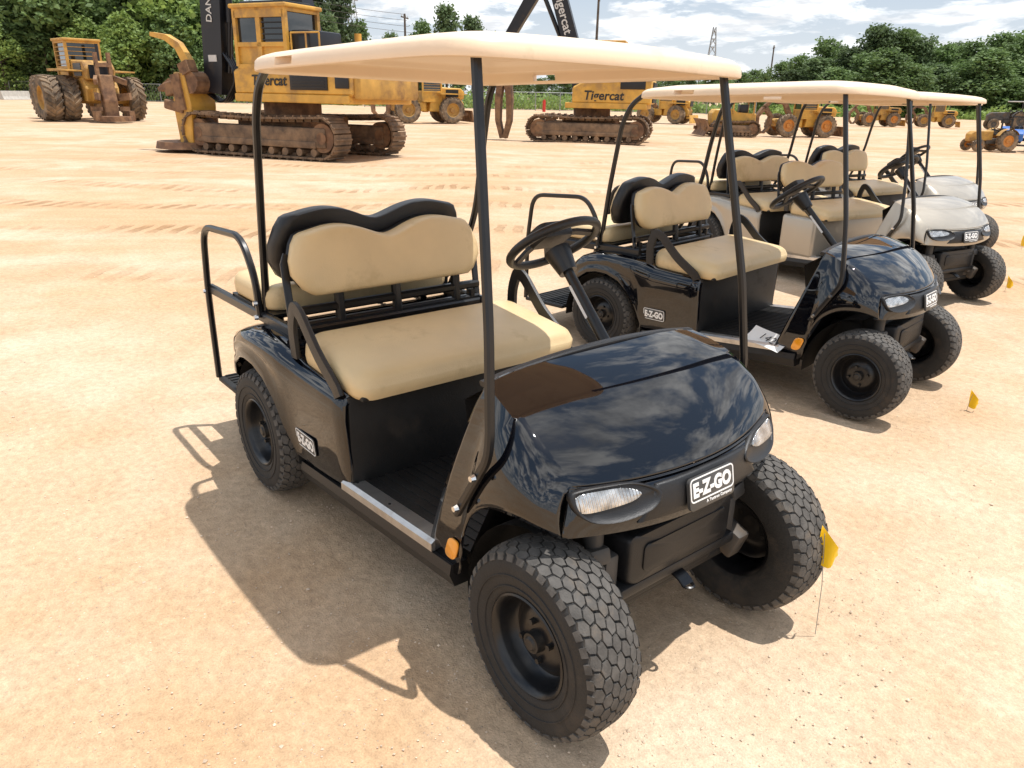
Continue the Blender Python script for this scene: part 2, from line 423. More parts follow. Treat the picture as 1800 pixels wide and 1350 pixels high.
    for sg in (-1,1):
        m=MB(); rows=[]
        for t in np.linspace(R(92),R(186),12):
            rows.append([(.83+.30*math.cos(t),sg*y,.262+.315*math.sin(t)) for y in (.20,.475)])
        m.loft(rows); m.build('fender_liner',MT['plastic_dull'],root)
    for sg in (-1,1):
        m=MB(); m.pillow(rrect(.026,.036,.02),[(1,0),(1,.004),(.85,.007)],lambda a,b,d:(.505+a+b*.35,sg*(.510+d),.385+b)); m.build('side_reflector',MT['amber'],root)
    # --- floor, sills, rockers
    zf=lambda x:.292+.075*(x+.18)
    xr=-.14-S
    m=MB(); rows=[]
    for x in np.linspace(xr,.52,8): rows.append([(x,y,zf(x)+.012) for y in (-.455,.455)]+[(x,y,zf(x)-.03) for y in (.455,-.455)])
    m.loft(rows,True,True)
    for k in range(24): m.box((.17-S/2,-.44+.038*k,zf(.17-S/2)+.012),(.62+S,.012,.008),(0,-4.3,0))
    m.build('floor_mat',MT['mat_floor'],root)
    for sg in (-1,1):
        m=MB(); rows=[]
        for x in (xr-.04,.40): rows.append([(x,sg*y,zf(x)+z) for y,z in ((.448,.016),(.500,.020),(.514,.010),(.514,-.016),(.448,-.016))])
        m.loft(rows,True,True); sl=m.build('door_sill',MT['alu'],root,20)
        m=MB()
        for x in (xr+.02,.10,.36): m.cyl((x,sg*.48,zf(x)+.016),(x,sg*.48,zf(x)+.021),.006,.005,8)
        m.build('sill_screws',MT['tube'],sl)
        m=MB(); rows=[]
        for x in (-.52-S,-.1,.30,.50): rows.append([(x,sg*y,zf(x)+z) for y,z in ((.43,-.018),(.512,-.018),(.518,-.05),(.50,-.095),(.43,-.095))])
        m.loft(rows,True,True); m.build('rocker_panel',MT['plastic'],root,25)
    # --- rear body
    ST=[(-.125,.285,.635,.500),(-.140,.28,.645,.517),(-.19,.275,.65,.525),(-.30,.27,.655,.530),(-.45,.265,.665,.536),(-.525,.262,.682,.542),(-.555,.39,.69,.549),(-.61,.475,.70,.556),(-.69,.545,.706,.562),(-.78,.578,.708,.566),(-.87,.582,.702,.566),(-.95,.565,.688,.560),(-1.03,.515,.662,.550),(-1.09,.45,.622,.532),(-1.13,.39,.555,.50)]
    rows=[]
    for x,zb,zt,yo in ST:
        fl=.014 if zb>.3 and x>-1.1 else 0
        h=zt-zb; tk=.022 if zb<.3 else .004
        pr=[(yo+fl-.006-tk,zb-.002),(yo+fl-tk*.9,zb+.012),(yo+fl*.6-tk*.75,zb+.035),(yo-tk*.5,zb+min(.08,h*.4)),(yo-tk*.1,zb+h*.55),(yo+.004,zt-min(.09,h*.4)),(yo,zt-.035),(yo-.014,zt-.012),(yo-.045,zt),(yo-.09,zt+.006),(.36,zt+.004),(.18,zt+.004)]
        rows.append([(x-S,-y,z) for y,z in pr]+[(x-S,0,zt+.004)]+[(x-S,y,z) for y,z in pr[::-1]])
    m=MB(); m.loft(rows); e=rows[-1]; m.f(m.vs(e)); rb=m.build('rear_body',P,root,45)
    smd=rb.modifiers.new('thickness','SOLIDIFY'); smd.thickness=.006; smd.offset=-1
    m=MB(); m.box((-.135-S,0,.47),(.02,.99,.33),bev=.006); m.build('seat_base_panel',MT['plastic_dull'],root)
    for sg in (-1,1):
        m=MB(); rows=[]
        for t in np.linspace(R(-5),R(185),14): rows.append([(-.84-S+.315*math.cos(t),sg*y,.262+.315*math.sin(t)) for y in (.22,.52)])
        m.loft(rows); m.build('rear_fender_liner',MT['plastic_dull'],root)
    for sg in (-1,1): badge(root,(-.425-S,sg*.5285,.372),(-sg,0,0),(0,sg*.10,1),.158,.073,False)
    if S:
        m=MB(); m.box((-.33,0,.47),(.40,1.05,.37),bev=.035,seg=3); m.build('middle_body',P,root)
    # --- seats
    def seat_row(dx):
        m=MB(); m.pillow(rrect(.222,.49,.06),[(.90,.645),(.985,.648),(1,.663),(1.008,.69),(1.0,.716),(.975,.735),(.935,.746),(.86,.752),(.6,.756),(.2,.757)],
            lambda a,b,d:(-.272+a+dx,b,d+(.020*(-(a)/.22)-.014*max(0,(a-.10)/.12)**2 if d>.69 else .01*(-a/.22)))); c=m.build('seat_cushion',MT['vinyl'],root,60)
        m=MB(); m.box((-.27+dx,0,.644),(.42,.95,.018),bev=.005); m.build('seat_pan',MT['plastic_dull'],c)
        o=side_seat_out(.432,.862,1.078,.022,.036)
        m=MB(); m.pillow(o,PIL,lambda a,b,d:(-.640-(b-.85)*.26+d*.085+dx,a,b)); bk=m.build('seat_back',MT['vinyl'],root,60)
        m=MB(); m.pillow(o,[(.93,-.062),(.97,-.058),(.99,-.045),(.97,-.03)],lambda a,b,d:(-.640-(b-.85)*.26+d+dx,a,b)); m.build('back_shell',MT['plastic'],bk)
        for sg in (-1,1):
            m=MB(); m.sweep([(.009,.022),(.003,.026),(-.009,.024),(-.011,.0),(-.009,-.024),(.003,-.026),(.009,-.022)],fillet([(-.495+dx,sg*.508,.68),(-.500+dx,sg*.512,.80),(-.468+dx,sg*.512,.880),(-.42+dx,sg*.512,.862),(-.30+dx,sg*.512,.745),(-.17+dx,sg*.512,.662),(-.155+dx,sg*.510,.635)],.05)); m.build('hip_rail',MT['plastic'],root)
        m=MB(); m.sq([(-.665+dx,-.44,.80),(-.665+dx,.44,.80)],.034,ref=(0,0,1)); m.sq([(-.66+dx,-.44,.742),(-.66+dx,.44,.742)],.030,ref=(0,0,1))
        for y in (-.24,.02,.32): m.sq([(-.650+dx,y,.66),(-.668+dx,y,.86)],.036)
        for sg in (-1,1): m.sq([(-.66+dx,sg*.44,.70),(-.705+dx,sg*.44,.98),(-.72+dx,sg*.42,1.01)],.03,.012)
        m.build('back_frame',MT['tube'],root)
    seat_row(-S)
    if S: seat_row(0)
    # --- rear seat kit
    ol=side_seat_out(.440,.872,1.135,.024,.036)
    m=MB(); m.pillow(ol,[(.9,.035),(.96,.032),(.99,.02),(1,.0),(1.0,-.03),(.97,-.040),(.93,-.042)],lambda a,b,d:(-.872+(b-.86)*.27+d-S,a,b)); q=m.build('rear_seat_shell',MT['plastic'],root,60)
    m=MB(); m.pillow([(a*.90,1.0+(b-1.0)*.90) for a,b in ol],PIL,lambda a,b,d:(-.930+(b-.86)*.27-d*.05-S,a,b)); m.build('rear_seat_back',MT['vinyl'],q,60)
    m=MB(); m.pillow(rrect(.215,.44,.06),[(.9,.748),(.985,.752),(1,.765),(1.005,.80),(.995,.825),(.96,.843),(.88,.85),(.5,.853)],lambda a,b,d:(-1.10+a-S,b,d)); m.build('rear_seat_cushion',MT['vinyl'],root,60)
    m=MB()
    for sg in (-1,1):
        m.sq([(-1.585-S,sg*.445,.710),(-.62-S,sg*.445,.725)],.03,.045)
        m.sq([(-.66-S,sg*.40,.66),(-.66-S,sg*.40,.78)],.035)
        m.sq([(-1.0-S,sg*.36,.64),(-1.0-S,sg*.36,.73)],.035)
        m.sq([(-1.02-S,sg*.36,.70),(-1.22-S,sg*.34,.30)],.035)
    for x in (-.64,-.92,-1.30): m.sq([(x-S,-.44,.727),(x-S,.44,.727)],.03,ref=(0,0,1))
    m.box((-1.08-S,0,.742),(.46,.88,.012)); m.build('rear_seat_frame',MT['tube'],root)
    for sg in (-1,1):
        m=MB(); m.sq(fillet([(-1.60-S,sg*.455,.262),(-1.585-S,sg*.462,.70),(-1.535-S,sg*.465,1.012),(-1.06-S,sg*.465,1.035),(-.955-S,sg*.462,.88),(-.952-S,sg*.458,.72)],.10,6),.027); m.build('grab_rail',MT['tube'],root)
    m=MB(); m.box((-1.42-S,0,.252),(.36,.92,.022),bev=.006)
    for k in range(10): m.box((-1.58+.036*k-S,0,.266),(.012,.86,.006))
    for y in (-.3,.3): m.sq([(-1.26-S,y,.25),(-1.0-S,y,.28)],.035)
    m.build('foot_plate',MT['plastic_dull'],root)
    # --- struts and roof
    bolts=MB()
    for sg in (-1,1):
        m=MB(); m.sq(fillet([(.562,sg*.533,.535),(.690,sg*.530,.745),(.693,sg*.525,.80),(.660,sg*.506,1.06),(.560,sg*.464,1.55),(.535,sg*.456,1.688 if sg<0 else 1.674)],.05,5),.024,.022); m.build('front_strut',MT['tube'],root)
        if sg<0: P_=[(-.952,-.430,.69),(-.945,-.430,.76),(-.896,-.438,1.09),(-.812,-.452,1.50),(-.75,-.455,1.61),(-.66,-.455,1.668)]
        else: P_=[(-.935,.455,.69),(-.875,.495,.86),(-.80,.530,1.09),(-.752,.532,1.38),(-.69,.515,1.58),(-.63,.500,1.652)]
        m=MB(); m.sq(fillet([(x-S,y,z) for x,y,z in P_],.09,6),.028,.025); m.build('rear_strut',MT['tube'],root)
        for x,z,y in ((.582,.565,.548),(.655,.685,.546)): bolts.cyl((x,sg*y,z),(x,sg*(y+.012),z),.011,.008,8)
        for x,z in ((-.95,.72),(-.945,.78),(-1.585,.70)): bolts.cyl((x-S,sg*.47,z),(x-S,sg*.485,z),.012,.009,8)
    bolts.build('bolts',MT['chrome'],root)
    hl=.645+S/2; cx=-.04-S/2
    xs=[-.34+d-S-cx for d in (-.066,-.055,.055,.066)]
    o=[]; rc=.11
    def arc(x,y,a0): return [(x+rc*math.cos(R(a0+90*k/8)),y+rc*math.sin(R(a0+90*k/8))) for k in range(9)]
    ins=sorted(set([round(v,4) for v in np.linspace(-hl+rc+.03,hl-rc-.05,9) if not min(xs)-.01<v<max(xs)+.01]+[round(v,4) for v in xs]))
    yb=lambda x:.54-.014*(x/hl)**2
    o=arc(hl-rc,.54-rc-.014,0)+[(x,yb(x)) for x in ins[::-1]]+arc(-hl+rc,.54-rc-.014,90)+[(-hl-.006,y) for y in (.25,0,-.25)]+arc(-hl+rc,-.54+rc+.014,180)+[(x,-yb(x)) for x in ins]+arc(hl-rc,-.54+rc+.014,270)+[(hl+.02*(1-(y/.3)**2),y) for y in (-.3,-.15,0,.15,.3)]
    rg_=[(.30,1.687),(.50,1.688),(.54,1.676),(.60,1.676),(.64,1.688),(.885,1.688),(.915,1.682),(.93,1.659),(.95,1.653),(.985,1.649),(.998,1.652),(1.0,1.659),(.995,1.682),(.984,1.689),(.962,1.695),(.92,1.701),(.75,1.711),(.4,1.717)]
    i_in,i_out=6,11
    def rf(a,b,d): return (cx+a,b,d+.004+.012*a/hl-.010*b/.54+.012*(1-(b/.54)**2)*(1 if d>1.689 else .3)-.006*max(0,(abs(a)-hl+.25)/.25)**2)
    m=MB(); L=[m.vs([rf(a*k,b*k,d) for a,b in o]) for k,d in rg_]
    n=len(o)
    slot=[i for i in range(n) if abs(abs(o[i][1])-.54)<.02 and min(xs)-.001<=o[i][0]<=max(xs)+.001 and min(xs)-.001<=o[(i+1)%n][0]<=max(xs)+.001 and abs(o[(i+1)%n][1]-o[i][1])<.05]
    for r in range(len(L)-1):
        for i in range(n):
            if i in slot and r in (i_in,i_out): continue
            j=(i+1)%n; m.f([L[r][i],L[r][j],L[r+1][j],L[r+1][i]])
    m.f(L[0][::-1]); m.f(L[-1])
    for i in slot:
        j=(i+1)%n; m.f([L[i_in][i],L[i_in][j],L[i_out+1][j],L[i_out+1][i]]); m.f([L[i_in+1][i],L[i_in+1][j],L[i_out][j],L[i_out][i]])
        for k in (i,j):
            if not ((k-1)%n in slot and k in slot): m.f([L[i_in][k],L[i_in+1][k],L[i_out][k],L[i_out+1][k]])
    m.build('roof',MT['roof'],root,50)
    # --- steering
    c=V((.045,.25,1.105)); mx=frame(c,(0,1,0),V((.8,0,.6)))
    m=MB(); m.tube([mx@V((.165*math.cos(t),.165*math.sin(t),0)) for t in np.linspace(0,2*PI,41)[:-1]],.0155,10,True)
    sw=m.build('steering_wheel',MT['plastic'],root)
    m=MB()
    for t in (R(20),R(160),R(-60),R(-120)): m.sweep([(.015,.006),(-.015,.006),(-.015,-.006),(.015,-.006)],[mx@V((.03*math.cos(t),.03*math.sin(t),-.035)),mx@V((.10*math.cos(t),.10*math.sin(t),-.022)),mx@V((.16*math.cos(t),.16*math.sin(t),0))],ref=mx.to_3x3()@V((-math.sin(t),math.cos(t),0)))
    m.pillow(rrect(.072,.055,.025),[(1,-.06),(1,-.02),(.9,-.008),(.4,-.005)],lambda a,b,d:mx@V((a,b,d))); m.build('steering_spokes',MT['plastic'],sw)
    dn=V((.70,0,-.72)).normalized()
    m=MB(); m.cyl(c+dn*.03,c+dn*.12,.050,.034); m.cyl(c+dn*.12,c+dn*.62,.019,.021); m.build('steering_column',MT['tube'],root)
    m=MB(); m.box(c+dn*.24+V((-.008,-.0185,-.002)),(.012,.004,.13),(0,135.8,0)); m.build('column_label',MT['white'],root)
    for y,w in ((.18,.09),(.34,.06)):
        m=MB(); m.box((.40,y,.40),(.03,w,.07),(0,-30,0),.008); m.sq([(.42,y,.41),(.52,y,.55)],.016); m.build('pedal',MT['plastic'],root)
    for x,y in ((.84,.434),(-.84-S,.474)):
        for sg in (-1,1): add_wheel(root,x,sg*y,.266,sg>0)
    return root
c1=build_cart('glossy black golf cart nearest the camera, beige roof and tan seats, whole cart in view','paint_black',(0,0,0),0)
c2=copy_tree(c1); c2.location=(-.61,2.63,0); c2.rotation_euler=(0,0,R(6.8)); c2['label']='black golf cart second in the row, with a white number paper on its floor'
small_wheels(c2,.91,.043,.013)
c3=build_cart('silver stretched golf cart with an extra row of seats, behind the second black cart','paint_silver',(-1.385,5.44,0),R(-10),.68)
small_wheels(c3,.87,.045,.006)
c4=build_cart('silver golf cart at the far end of the row of four carts','paint_silver',(-2.26,7.70,0),R(-7),0)
small_wheels(c4,.87,.055,.006)

# paper with number
pm=M.Translation((-.61,2.63,-.043))@M.Rotation(R(6.8),4,'Z')@M.Translation((.305,-.475,.364))@M.Rotation(R(36),4,'X')@M.Rotation(R(-14),4,'Z')
m=MB(); rows=[]
for a in np.linspace(-.125,.125,9): rows.append([pm@V((a,b,.009*math.sin(a*14)+.008*(b/.06)**2)) for b in np.linspace(-.056,.056,5)])
m.loft(rows); pp=m.build('number_paper',MT['paper'],None,60); tag(pp,'white paper with a handwritten number lying on the second cart floor','paper')
m=MB(); m.add(text_mesh('1427',.066,.0006,-.004,.15,1.1),pm@M.Translation((.025,0,.012))); m.build('number',MT['ink'],pp,0)

# ------------------------------------------------------------------ marker flags
def flag(p,label,h=.42,lean=(.02,.01),rz=0,fl=.1):
    t=thing('marker_flag',label,'marker flag',p,rz,'yellow marker flags in front of the carts')
    m=MB(); m.tube([(0,0,0),(lean[0]*.3,lean[1]*.3,h*.5),(lean[0],lean[1],h)],.0012,6); m.build('wire_stake',MT['galv'],t)
    m=MB(); rows=[]
    for a in np.linspace(0,1,9):
        w=1-.72*a**1.4
        rows.append([(lean[0]-.012+a*fl*.50+b*.012,lean[1]+.016*math.sin(a*6+b*2),h+.03-b*fl*1.15*w-a*fl*.62) for b in np.linspace(0,1,6)])
    m.loft(rows); m.build('flag',MT['flag'],t,60)
def gpix(px,py):
    a=(px-900)/1328.4; b=(675-py)/1328.4; d=F+RR*a+UU*b; k=-CP.z/d.z; return V((CP.x+k*d.x,CP.y+k*d.y,0))
flag(gpix(1433,1115),'yellow marker flag on a thin wire by the nearest black cart front wheel',.372,(-.032,.0),R(50),.122)
flag(gpix(1699,722),'yellow marker flag drooping low beside the second black cart front tyre',.10,(.01,0),R(40),.095)
flag(gpix(1766,512),'small yellow marker flag beside the stretched silver cart front wheel',.12,(.01,0),R(30),.1)
flag(gpix(1795,440),'yellow marker flag at the right edge beyond the silver carts',.16,(.0,0.01),R(60),.12)

# ------------------------------------------------------------------ heavy machines
WC={}
def lug_wheel(par,loc,Rr,w,rim='yellow',rz=0):
    key=(round(Rr,2),round(w,2),rim)
    if key not in WC:
        m=MB(); k=Rr*.94
        m.lathe([(Rr*.52,-w*.42),(Rr*.6,-w*.48),(Rr*.8,-w*.5),(k*.96,-w*.45),(k,-w*.3),(k,w*.3),(k*.96,w*.45),(Rr*.8,w*.5),(Rr*.6,w*.48),(Rr*.52,w*.42)],36)
        n=20
        for i in range(n):
            for sg in (-1,1):
                t0=2*PI*(i+(.5 if sg>0 else 0))/n; rows=[]
                for q in (0,.5,1):
                    t=t0+q*.28; y=sg*w*(.03+.46*q); rr=Rr*(1-.035*q*q)
                    rows.append([(rr2*math.cos(t+d),y,rr2*math.sin(t+d)) for rr2,d in ((k*.95,-.075),(rr,-.05),(rr,.05),(k*.95,.075))])
                m.loft(rows,True,True)
        ty=m.mesh('tyre',MT['bigtyre'],35)
        m=MB()
        for q in (-1,1): m.lathe([(Rr*.53,q*w*.42),(Rr*.5,q*w*.40),(Rr*.46,q*w*.2),(Rr*.2,q*w*.14),(Rr*.18,q*w*.3),(.005,q*w*.32)],28)
        for q in range(8):
            t=2*PI*q/8
            for sg in (-1,1): m.cyl((Rr*.3*math.cos(t),sg*w*.14,Rr*.3*math.sin(t)),(Rr*.3*math.cos(t),sg*w*.19,Rr*.3*math.sin(t)),Rr*.03,n=6)
        WC[key]=(ty,m.mesh('wheel',MT[rim],35))
    ty,ri=WC[key]; wv=link('wheel',ri,par,loc); wv.rotation_euler=(0,R(random.uniform(0,60)),rz); link('tyre',ty,wv)
def track(par,L,H,w,y,pads=44):
    r=H/2-.04; Ls=L-2*r; per=2*Ls+2*PI*r; x0=-Ls/2
    def pt(s):
        s%=per
        if s<Ls: return V((x0+s,0,2*r)),0
        s-=Ls
        if s<PI*r: a=s/r; return V((x0+Ls+r*math.sin(a),0,r+r*math.cos(a))),a
        s-=PI*r
        if s<Ls: return V((x0+Ls-s,0,0)),PI
        s-=Ls; a=s/r; return V((x0-r*math.sin(a),0,r-r*math.cos(a))),PI+a
    m=MB()
    for i in range(pads):
        p,a=pt(per*i/pads); mm=(0,math.degrees(a),0); nrm=Euler((0,a,0)).to_matrix()@V((0,0,1))
        sag=V((0,0,-.05*math.sin(PI*max(0,min(1,(p.x-x0)/Ls))))) if a==0 else V()
        m.box(p+V((0,y,.04))+sag,(per/pads*.92,w,.05),mm); m.box(p+V((0,y,.04))+sag+nrm*.04,(.04,w,.05),mm)
        m.box(p+V((0,y,.04))+sag-nrm*.06,(per/pads*.8,w*.25,.08),mm)
    t=m.build('track',MT['track'],par,0)
    m=MB(); m.box((0,y,H/2),(Ls*1.06,w*.74,H*.46),bev=.05); m.box((0,y,H*.34),(Ls*.92,w*.84,H*.16),bev=.03); m.build('track_frame',MT['track'],t)
    for k in range(9):
        x=-Ls*.44+Ls*.88*k/8; m=MB(); m.cyl((x,y-w*.40,.17),(x,y+w*.40,.17),.095); m.build('roller',MT['track'],t)
    for x in (x0,-x0):
        m=MB(); m.cyl((x,y-w*.3,H/2),(x,y+w*.3,H/2),r*.72,n=24); m.cyl((x,y-w*.38,H/2),(x,y+w*.38,H/2),r*.30); m.build('sprocket',MT['rust'],t)
def lettering(par,body,o,xd,yd,size,mt='ink',bold=.02,shear=.0):
    m=MB(); m.add(text_mesh(body,size,.004,bold,shear),frame(o,xd,yd)); return m.build('lettering',MT[mt],par,0)
def beam(m,pts,w,h0,h1):
    P=[V(p) for p in pts]; n=len(P); rows=[]
    for i,p in enumerate(P):
        t=(P[min(i+1,n-1)]-P[max(i-1,0)]).normalized(); N=V((-t.z,0,t.x)); h=h0+(h1-h0)*i/(n-1)
        rows.append([p+N*h/2+V((0,w/2,0)),p+N*h/2-V((0,w/2,0)),p-N*h/2-V((0,w/2,0)),p-N*h/2+V((0,w/2,0))])
    m.loft(rows,True,True); return m
def cab(par,x0,x1,y0,y1,z0,z1,mt='yellow',bars=5):
    m=MB(); ym=(y0+y1)/2; w=abs(y1-y0); q=.10
    for x in (x0,x1):
        for y in (y0,y1): m.box((x,y,(z0+z1)/2),(q,q,z1-z0))
    for z in (z0,z1-.03,z0+(z1-z0)*.38):
        for y in (y0,y1): m.box(((x0+x1)/2,y,z),(x1-x0,q*.9,q))
        for x in (x0,x1): m.box((x,ym,z),(q*.9,w,q))
    m.box(((x0+x1)/2,ym,z1+.05),(x1-x0+.22,w+.2,.10),bev=.03)
    m.box(((x0+x1)/2,ym,z0+(z1-z0)*.19),(x1-x0-.02,w-.02,(z1-z0)*.38))
    c=m.build('cab',MT[mt],par,0)
    m=MB(); m.box(((x0+x1)/2,ym,z0+(z1-z0)*.69),(x1-x0-.06,w-.06,(z1-z0)*.58)); m.build('cab_window',MT['glassd'],c,0)
    m=MB()
    if bars:
        for k in range(bars):
            z=z0+(z1-z0)*(.46+.5*k/bars)
            m.box(((x0+x1)/2,y1+.01,z),(x1-x0,.03,.025)); m.box((x1+.01,ym,z),(.03,w,.025)); m.box(((x0+x1)/2,y0-.01,z),(x1-x0,.03,.025))
    else:
        m.box((x0+(x1-x0)*.52,y1,(z0+z1)/2),(.14,.09,z1-z0)); m.box(((x0+x1)/2,y1+.02,z0+(z1-z0)*.9),(x1-x0,.06,.16))
    m.build('window_guard',MT[mt],c,0)
def shift(m,dy):
    for v in m.bm.verts: v.co.y+=dy
    return m
# tracked feller buncher
fb=thing('tracked_feller_buncher','yellow tracked feller buncher with black boom raised above its felling head, behind the nearest cart','feller buncher',(-18.45,7.45,0),R(204.8))
for y in (-1.2,1.2): track(fb,5.1,1.04,.62,y)
m=MB(); m.box((0,0,.72),(2.2,1.9,.5),bev=.05); m.cyl((0,0,.9),(0,0,1.3),.75,n=28); m.build('undercarriage',MT['rust'],fb)
m=MB(); m.box((-1.1,0,1.42),(3.6,2.7,.20),bev=.03); m.prism([(-3.0,1.5),(.72,1.5),(.72,2.05),(.3,2.2),(-2.6,2.25),(-3.0,2.05)],-1.32,1.32,.05); hb=m.build('engine_house',MT['yellow'],fb,20)
m=MB(); m.box((-1.72,1.335,1.88),(1.15,.03,.52),bev=.01).box((-2.72,1.335,1.85),(.40,.03,.36),bev=.01)
for k in range(6): m.box((-1.72,1.35,1.69+.07*k),(1.0,.03,.02))
m.build('side_grille',MT['boom'],hb)
lettering(hb,'Tigercat',(-.46,1.335,1.82),(-1,0,0),(0,0,1),.34,'ink',.02,.15)
m=MB(); m.box((-2.4,0,2.4),(.9,2.0,.30),bev=.06); m.cyl((-1.8,-.6,2.2),(-1.8,-.6,3.0),.09); m.build('engine_cover',MT['yellow'],fb)
m=MB(); m.box((-3.08,0,1.75),(.25,2.5,.65),bev=.08); m.build('counterweight',MT['yellow2'],fb)
cab(fb,-1.08,.50,.10,1.28,2.15,3.46,bars=0)
m=MB(); m.box((-.28,.68,3.58),(1.4,1.0,.10),bev=.02); m.box((-1.45,.6,2.62),(.6,1.2,.7),bev=.05)
for k in range(5): m.box((-.70,1.30,2.75+.13*k),(.68,.03,.025))
m.build('cab_hatch',MT['boom'],fb)
m=MB()
for x in (-1.25,-1.7,-2.1): m.tube([(x,1.3,2.2),(x,1.3,2.9)],.022,6)
m.tube([(-2.1,1.3,2.9),(-1.25,1.3,2.9)],.022,6); m.build('hand_rail',MT['yellow'],fb)
m=MB(); shift(beam(m,[(-.5,0,2.2),(.0,0,3.8),(1.0,0,5.4),(1.5,0,5.9)],.45,.75,.55),-.45); bo=m.build('boom',MT['boom'],fb,0)
m=MB(); shift(beam(m,[(1.35,0,6.1),(1.58,0,4.2),(1.75,0,2.2),(1.85,0,1.5)],.42,.74,.60),.75)
m.box((1.45,.2,5.95),(.5,1.5,.5)); st=m.build('stick',MT['boom'],fb,0)
lettering(st,'DANGER',(1.64,.972,3.74),(-.10,0,1),(1,0,.1),.27,'greywhite',.012)
m=MB(); m.box((1.72,.97,2.35),(.28,.02,.16)); m.build('warning_label',MT['greywhite'],st,0)
m=MB(); m.tube([(1.05,.75,5.6),(1.22,.75,3.2)],.09,10); m.tube([(1.22,.75,3.2),(1.4,.75,2.0)],.05,8); m.build('hydraulic_cylinder',MT['boom'],st)
m=MB()
for k in range(4): m.tube(fillet([(1.5,.6+.1*k,2.6),(1.15-.06*k,.6+.1*k,1.9),(1.6,.6+.1*k,1.2),(2.2,.7+.05*k,1.5)],.5,6),.03,6)
m.build('hydraulic_hose',MT['boom'],st)
hd=MB(); hd.prism([(2.3,.2),(2.75,.2),(2.85,1.2),(2.7,2.0),(2.35,2.0),(2.2,1.2)],.55,1.45,.03); hd=hd.build('felling_head',MT['yellow'],fb,0)
m=MB(); shift(beam(m,[(2.42,0,1.7),(2.58,0,2.25),(2.85,0,2.65),(3.25,0,2.86),(3.8,0,2.95)],.18,.32,.10),1.0); m.build('accumulator_arm',MT['yellow'],hd,0)
m=MB(); m.box((2.75,1.0,1.65),(.9,.8,.35),(0,12,0),.04).box((2.8,1.0,1.15),(.7,1.0,.25),(0,-10,0),.04); m.cyl((2.2,.6,1.75),(2.2,1.4,1.75),.28)
beam(m,[(2.8,1.0,1.6),(3.3,1.0,1.75),(3.75,1.0,1.55)],.2,.3,.1); m.box((2.4,.75,.8),(.5,.3,.5)).box((3.0,.6,1.9),(.5,.15,.2),(0,-25,0))
m.box((2.55,1.47,1.5),(.3,.10,.9),(0,8,0)); m.box((2.3,1.3,2.1),(.35,.3,.3),(0,20,0)); m.build('clamp_arm',MT['rust'],hd,0)
m=MB(); m.cyl((2.95,1.0,.06),(2.95,1.0,.24),.85,.8,28); m.prism([(2.4,.24),(3.0,.24),(2.5,.6)],.7,1.3); m.build('saw_housing',MT['rust'],hd)

# tracked log loader
ll=thing('tracked_log_loader','yellow tracked log loader with tall black boom, far behind the nearest cart roof','log loader',(-20.0,20.2,0),R(218))
for y in (-1.15,1.15): track(ll,4.5,.98,.6,y,40)
m=MB(); m.box((0,0,.7),(2.0,1.8,.45),bev=.05); m.cyl((0,0,.9),(0,0,1.22),.7,n=28); m.build('undercarriage',MT['rust'],ll)
m=MB(); m.box((-.65,0,1.32),(3.0,2.6,.2),bev=.03); m.prism([(-2.3,1.4),(.6,1.4),(.6,1.95),(-.2,2.35),(-2.1,2.4),(-2.3,2.2)],-1.28,1.28,.05); hb=m.build('engine_house',MT['yellow'],ll,20)
lettering(hb,'Tigercat',(-.55,1.29,1.66),(-1,0,0),(0,0,1),.44,'ink',.02,.15)
m=MB(); m.box((-1.6,1.29,2.08),(.9,.03,.36),bev=.01).box((-2.32,0,1.8),(.06,2.2,.7)); m.build('side_grille',MT['boom'],hb)
cab(ll,-1.0,.45,-1.2,-.1,2.3,3.5)
m=MB(); shift(beam(m,[(.3,0,1.6),(.55,0,2.6),(1.55,0,5.6),(1.7,0,6.6)],.42,.62,.5),.45); bo=m.build('boom',MT['boom'],ll,0)
lettering(bo,'Tigercat',(1.16,.675,4.45),(-.32,0,-1),(-1,0,.32),.44,'greywhite',.015)
m=MB(); shift(beam(m,[(1.5,0,6.4),(2.4,0,4.9),(3.35,0,3.4)],.36,.5,.34),.45); m.build('stick',MT['boom'],ll,0)
m=MB(); m.tube([(.9,.45,2.9),(2.0,.45,5.2)],.08); m.build('hydraulic_cylinder',MT['boom'],ll)
m=MB(); m.box((3.35,.45,2.9),(.16,.2,1.0)); m.cyl((3.35,.45,2.3),(3.35,.45,2.6),.22,.2); gh=m.build('grapple_rotator',MT['rust'],ll,0)
for sg in (-1,1):
    m=MB(); shift(beam(m,[(3.35+.10*sg,0,2.3),(3.35+.22*sg,0,1.5),(3.35+.22*sg,0,.7),(3.35+.05*sg,0,.05)],.42,.26,.14),.45); m.build('grapple_tine',MT['rust'],gh,0)

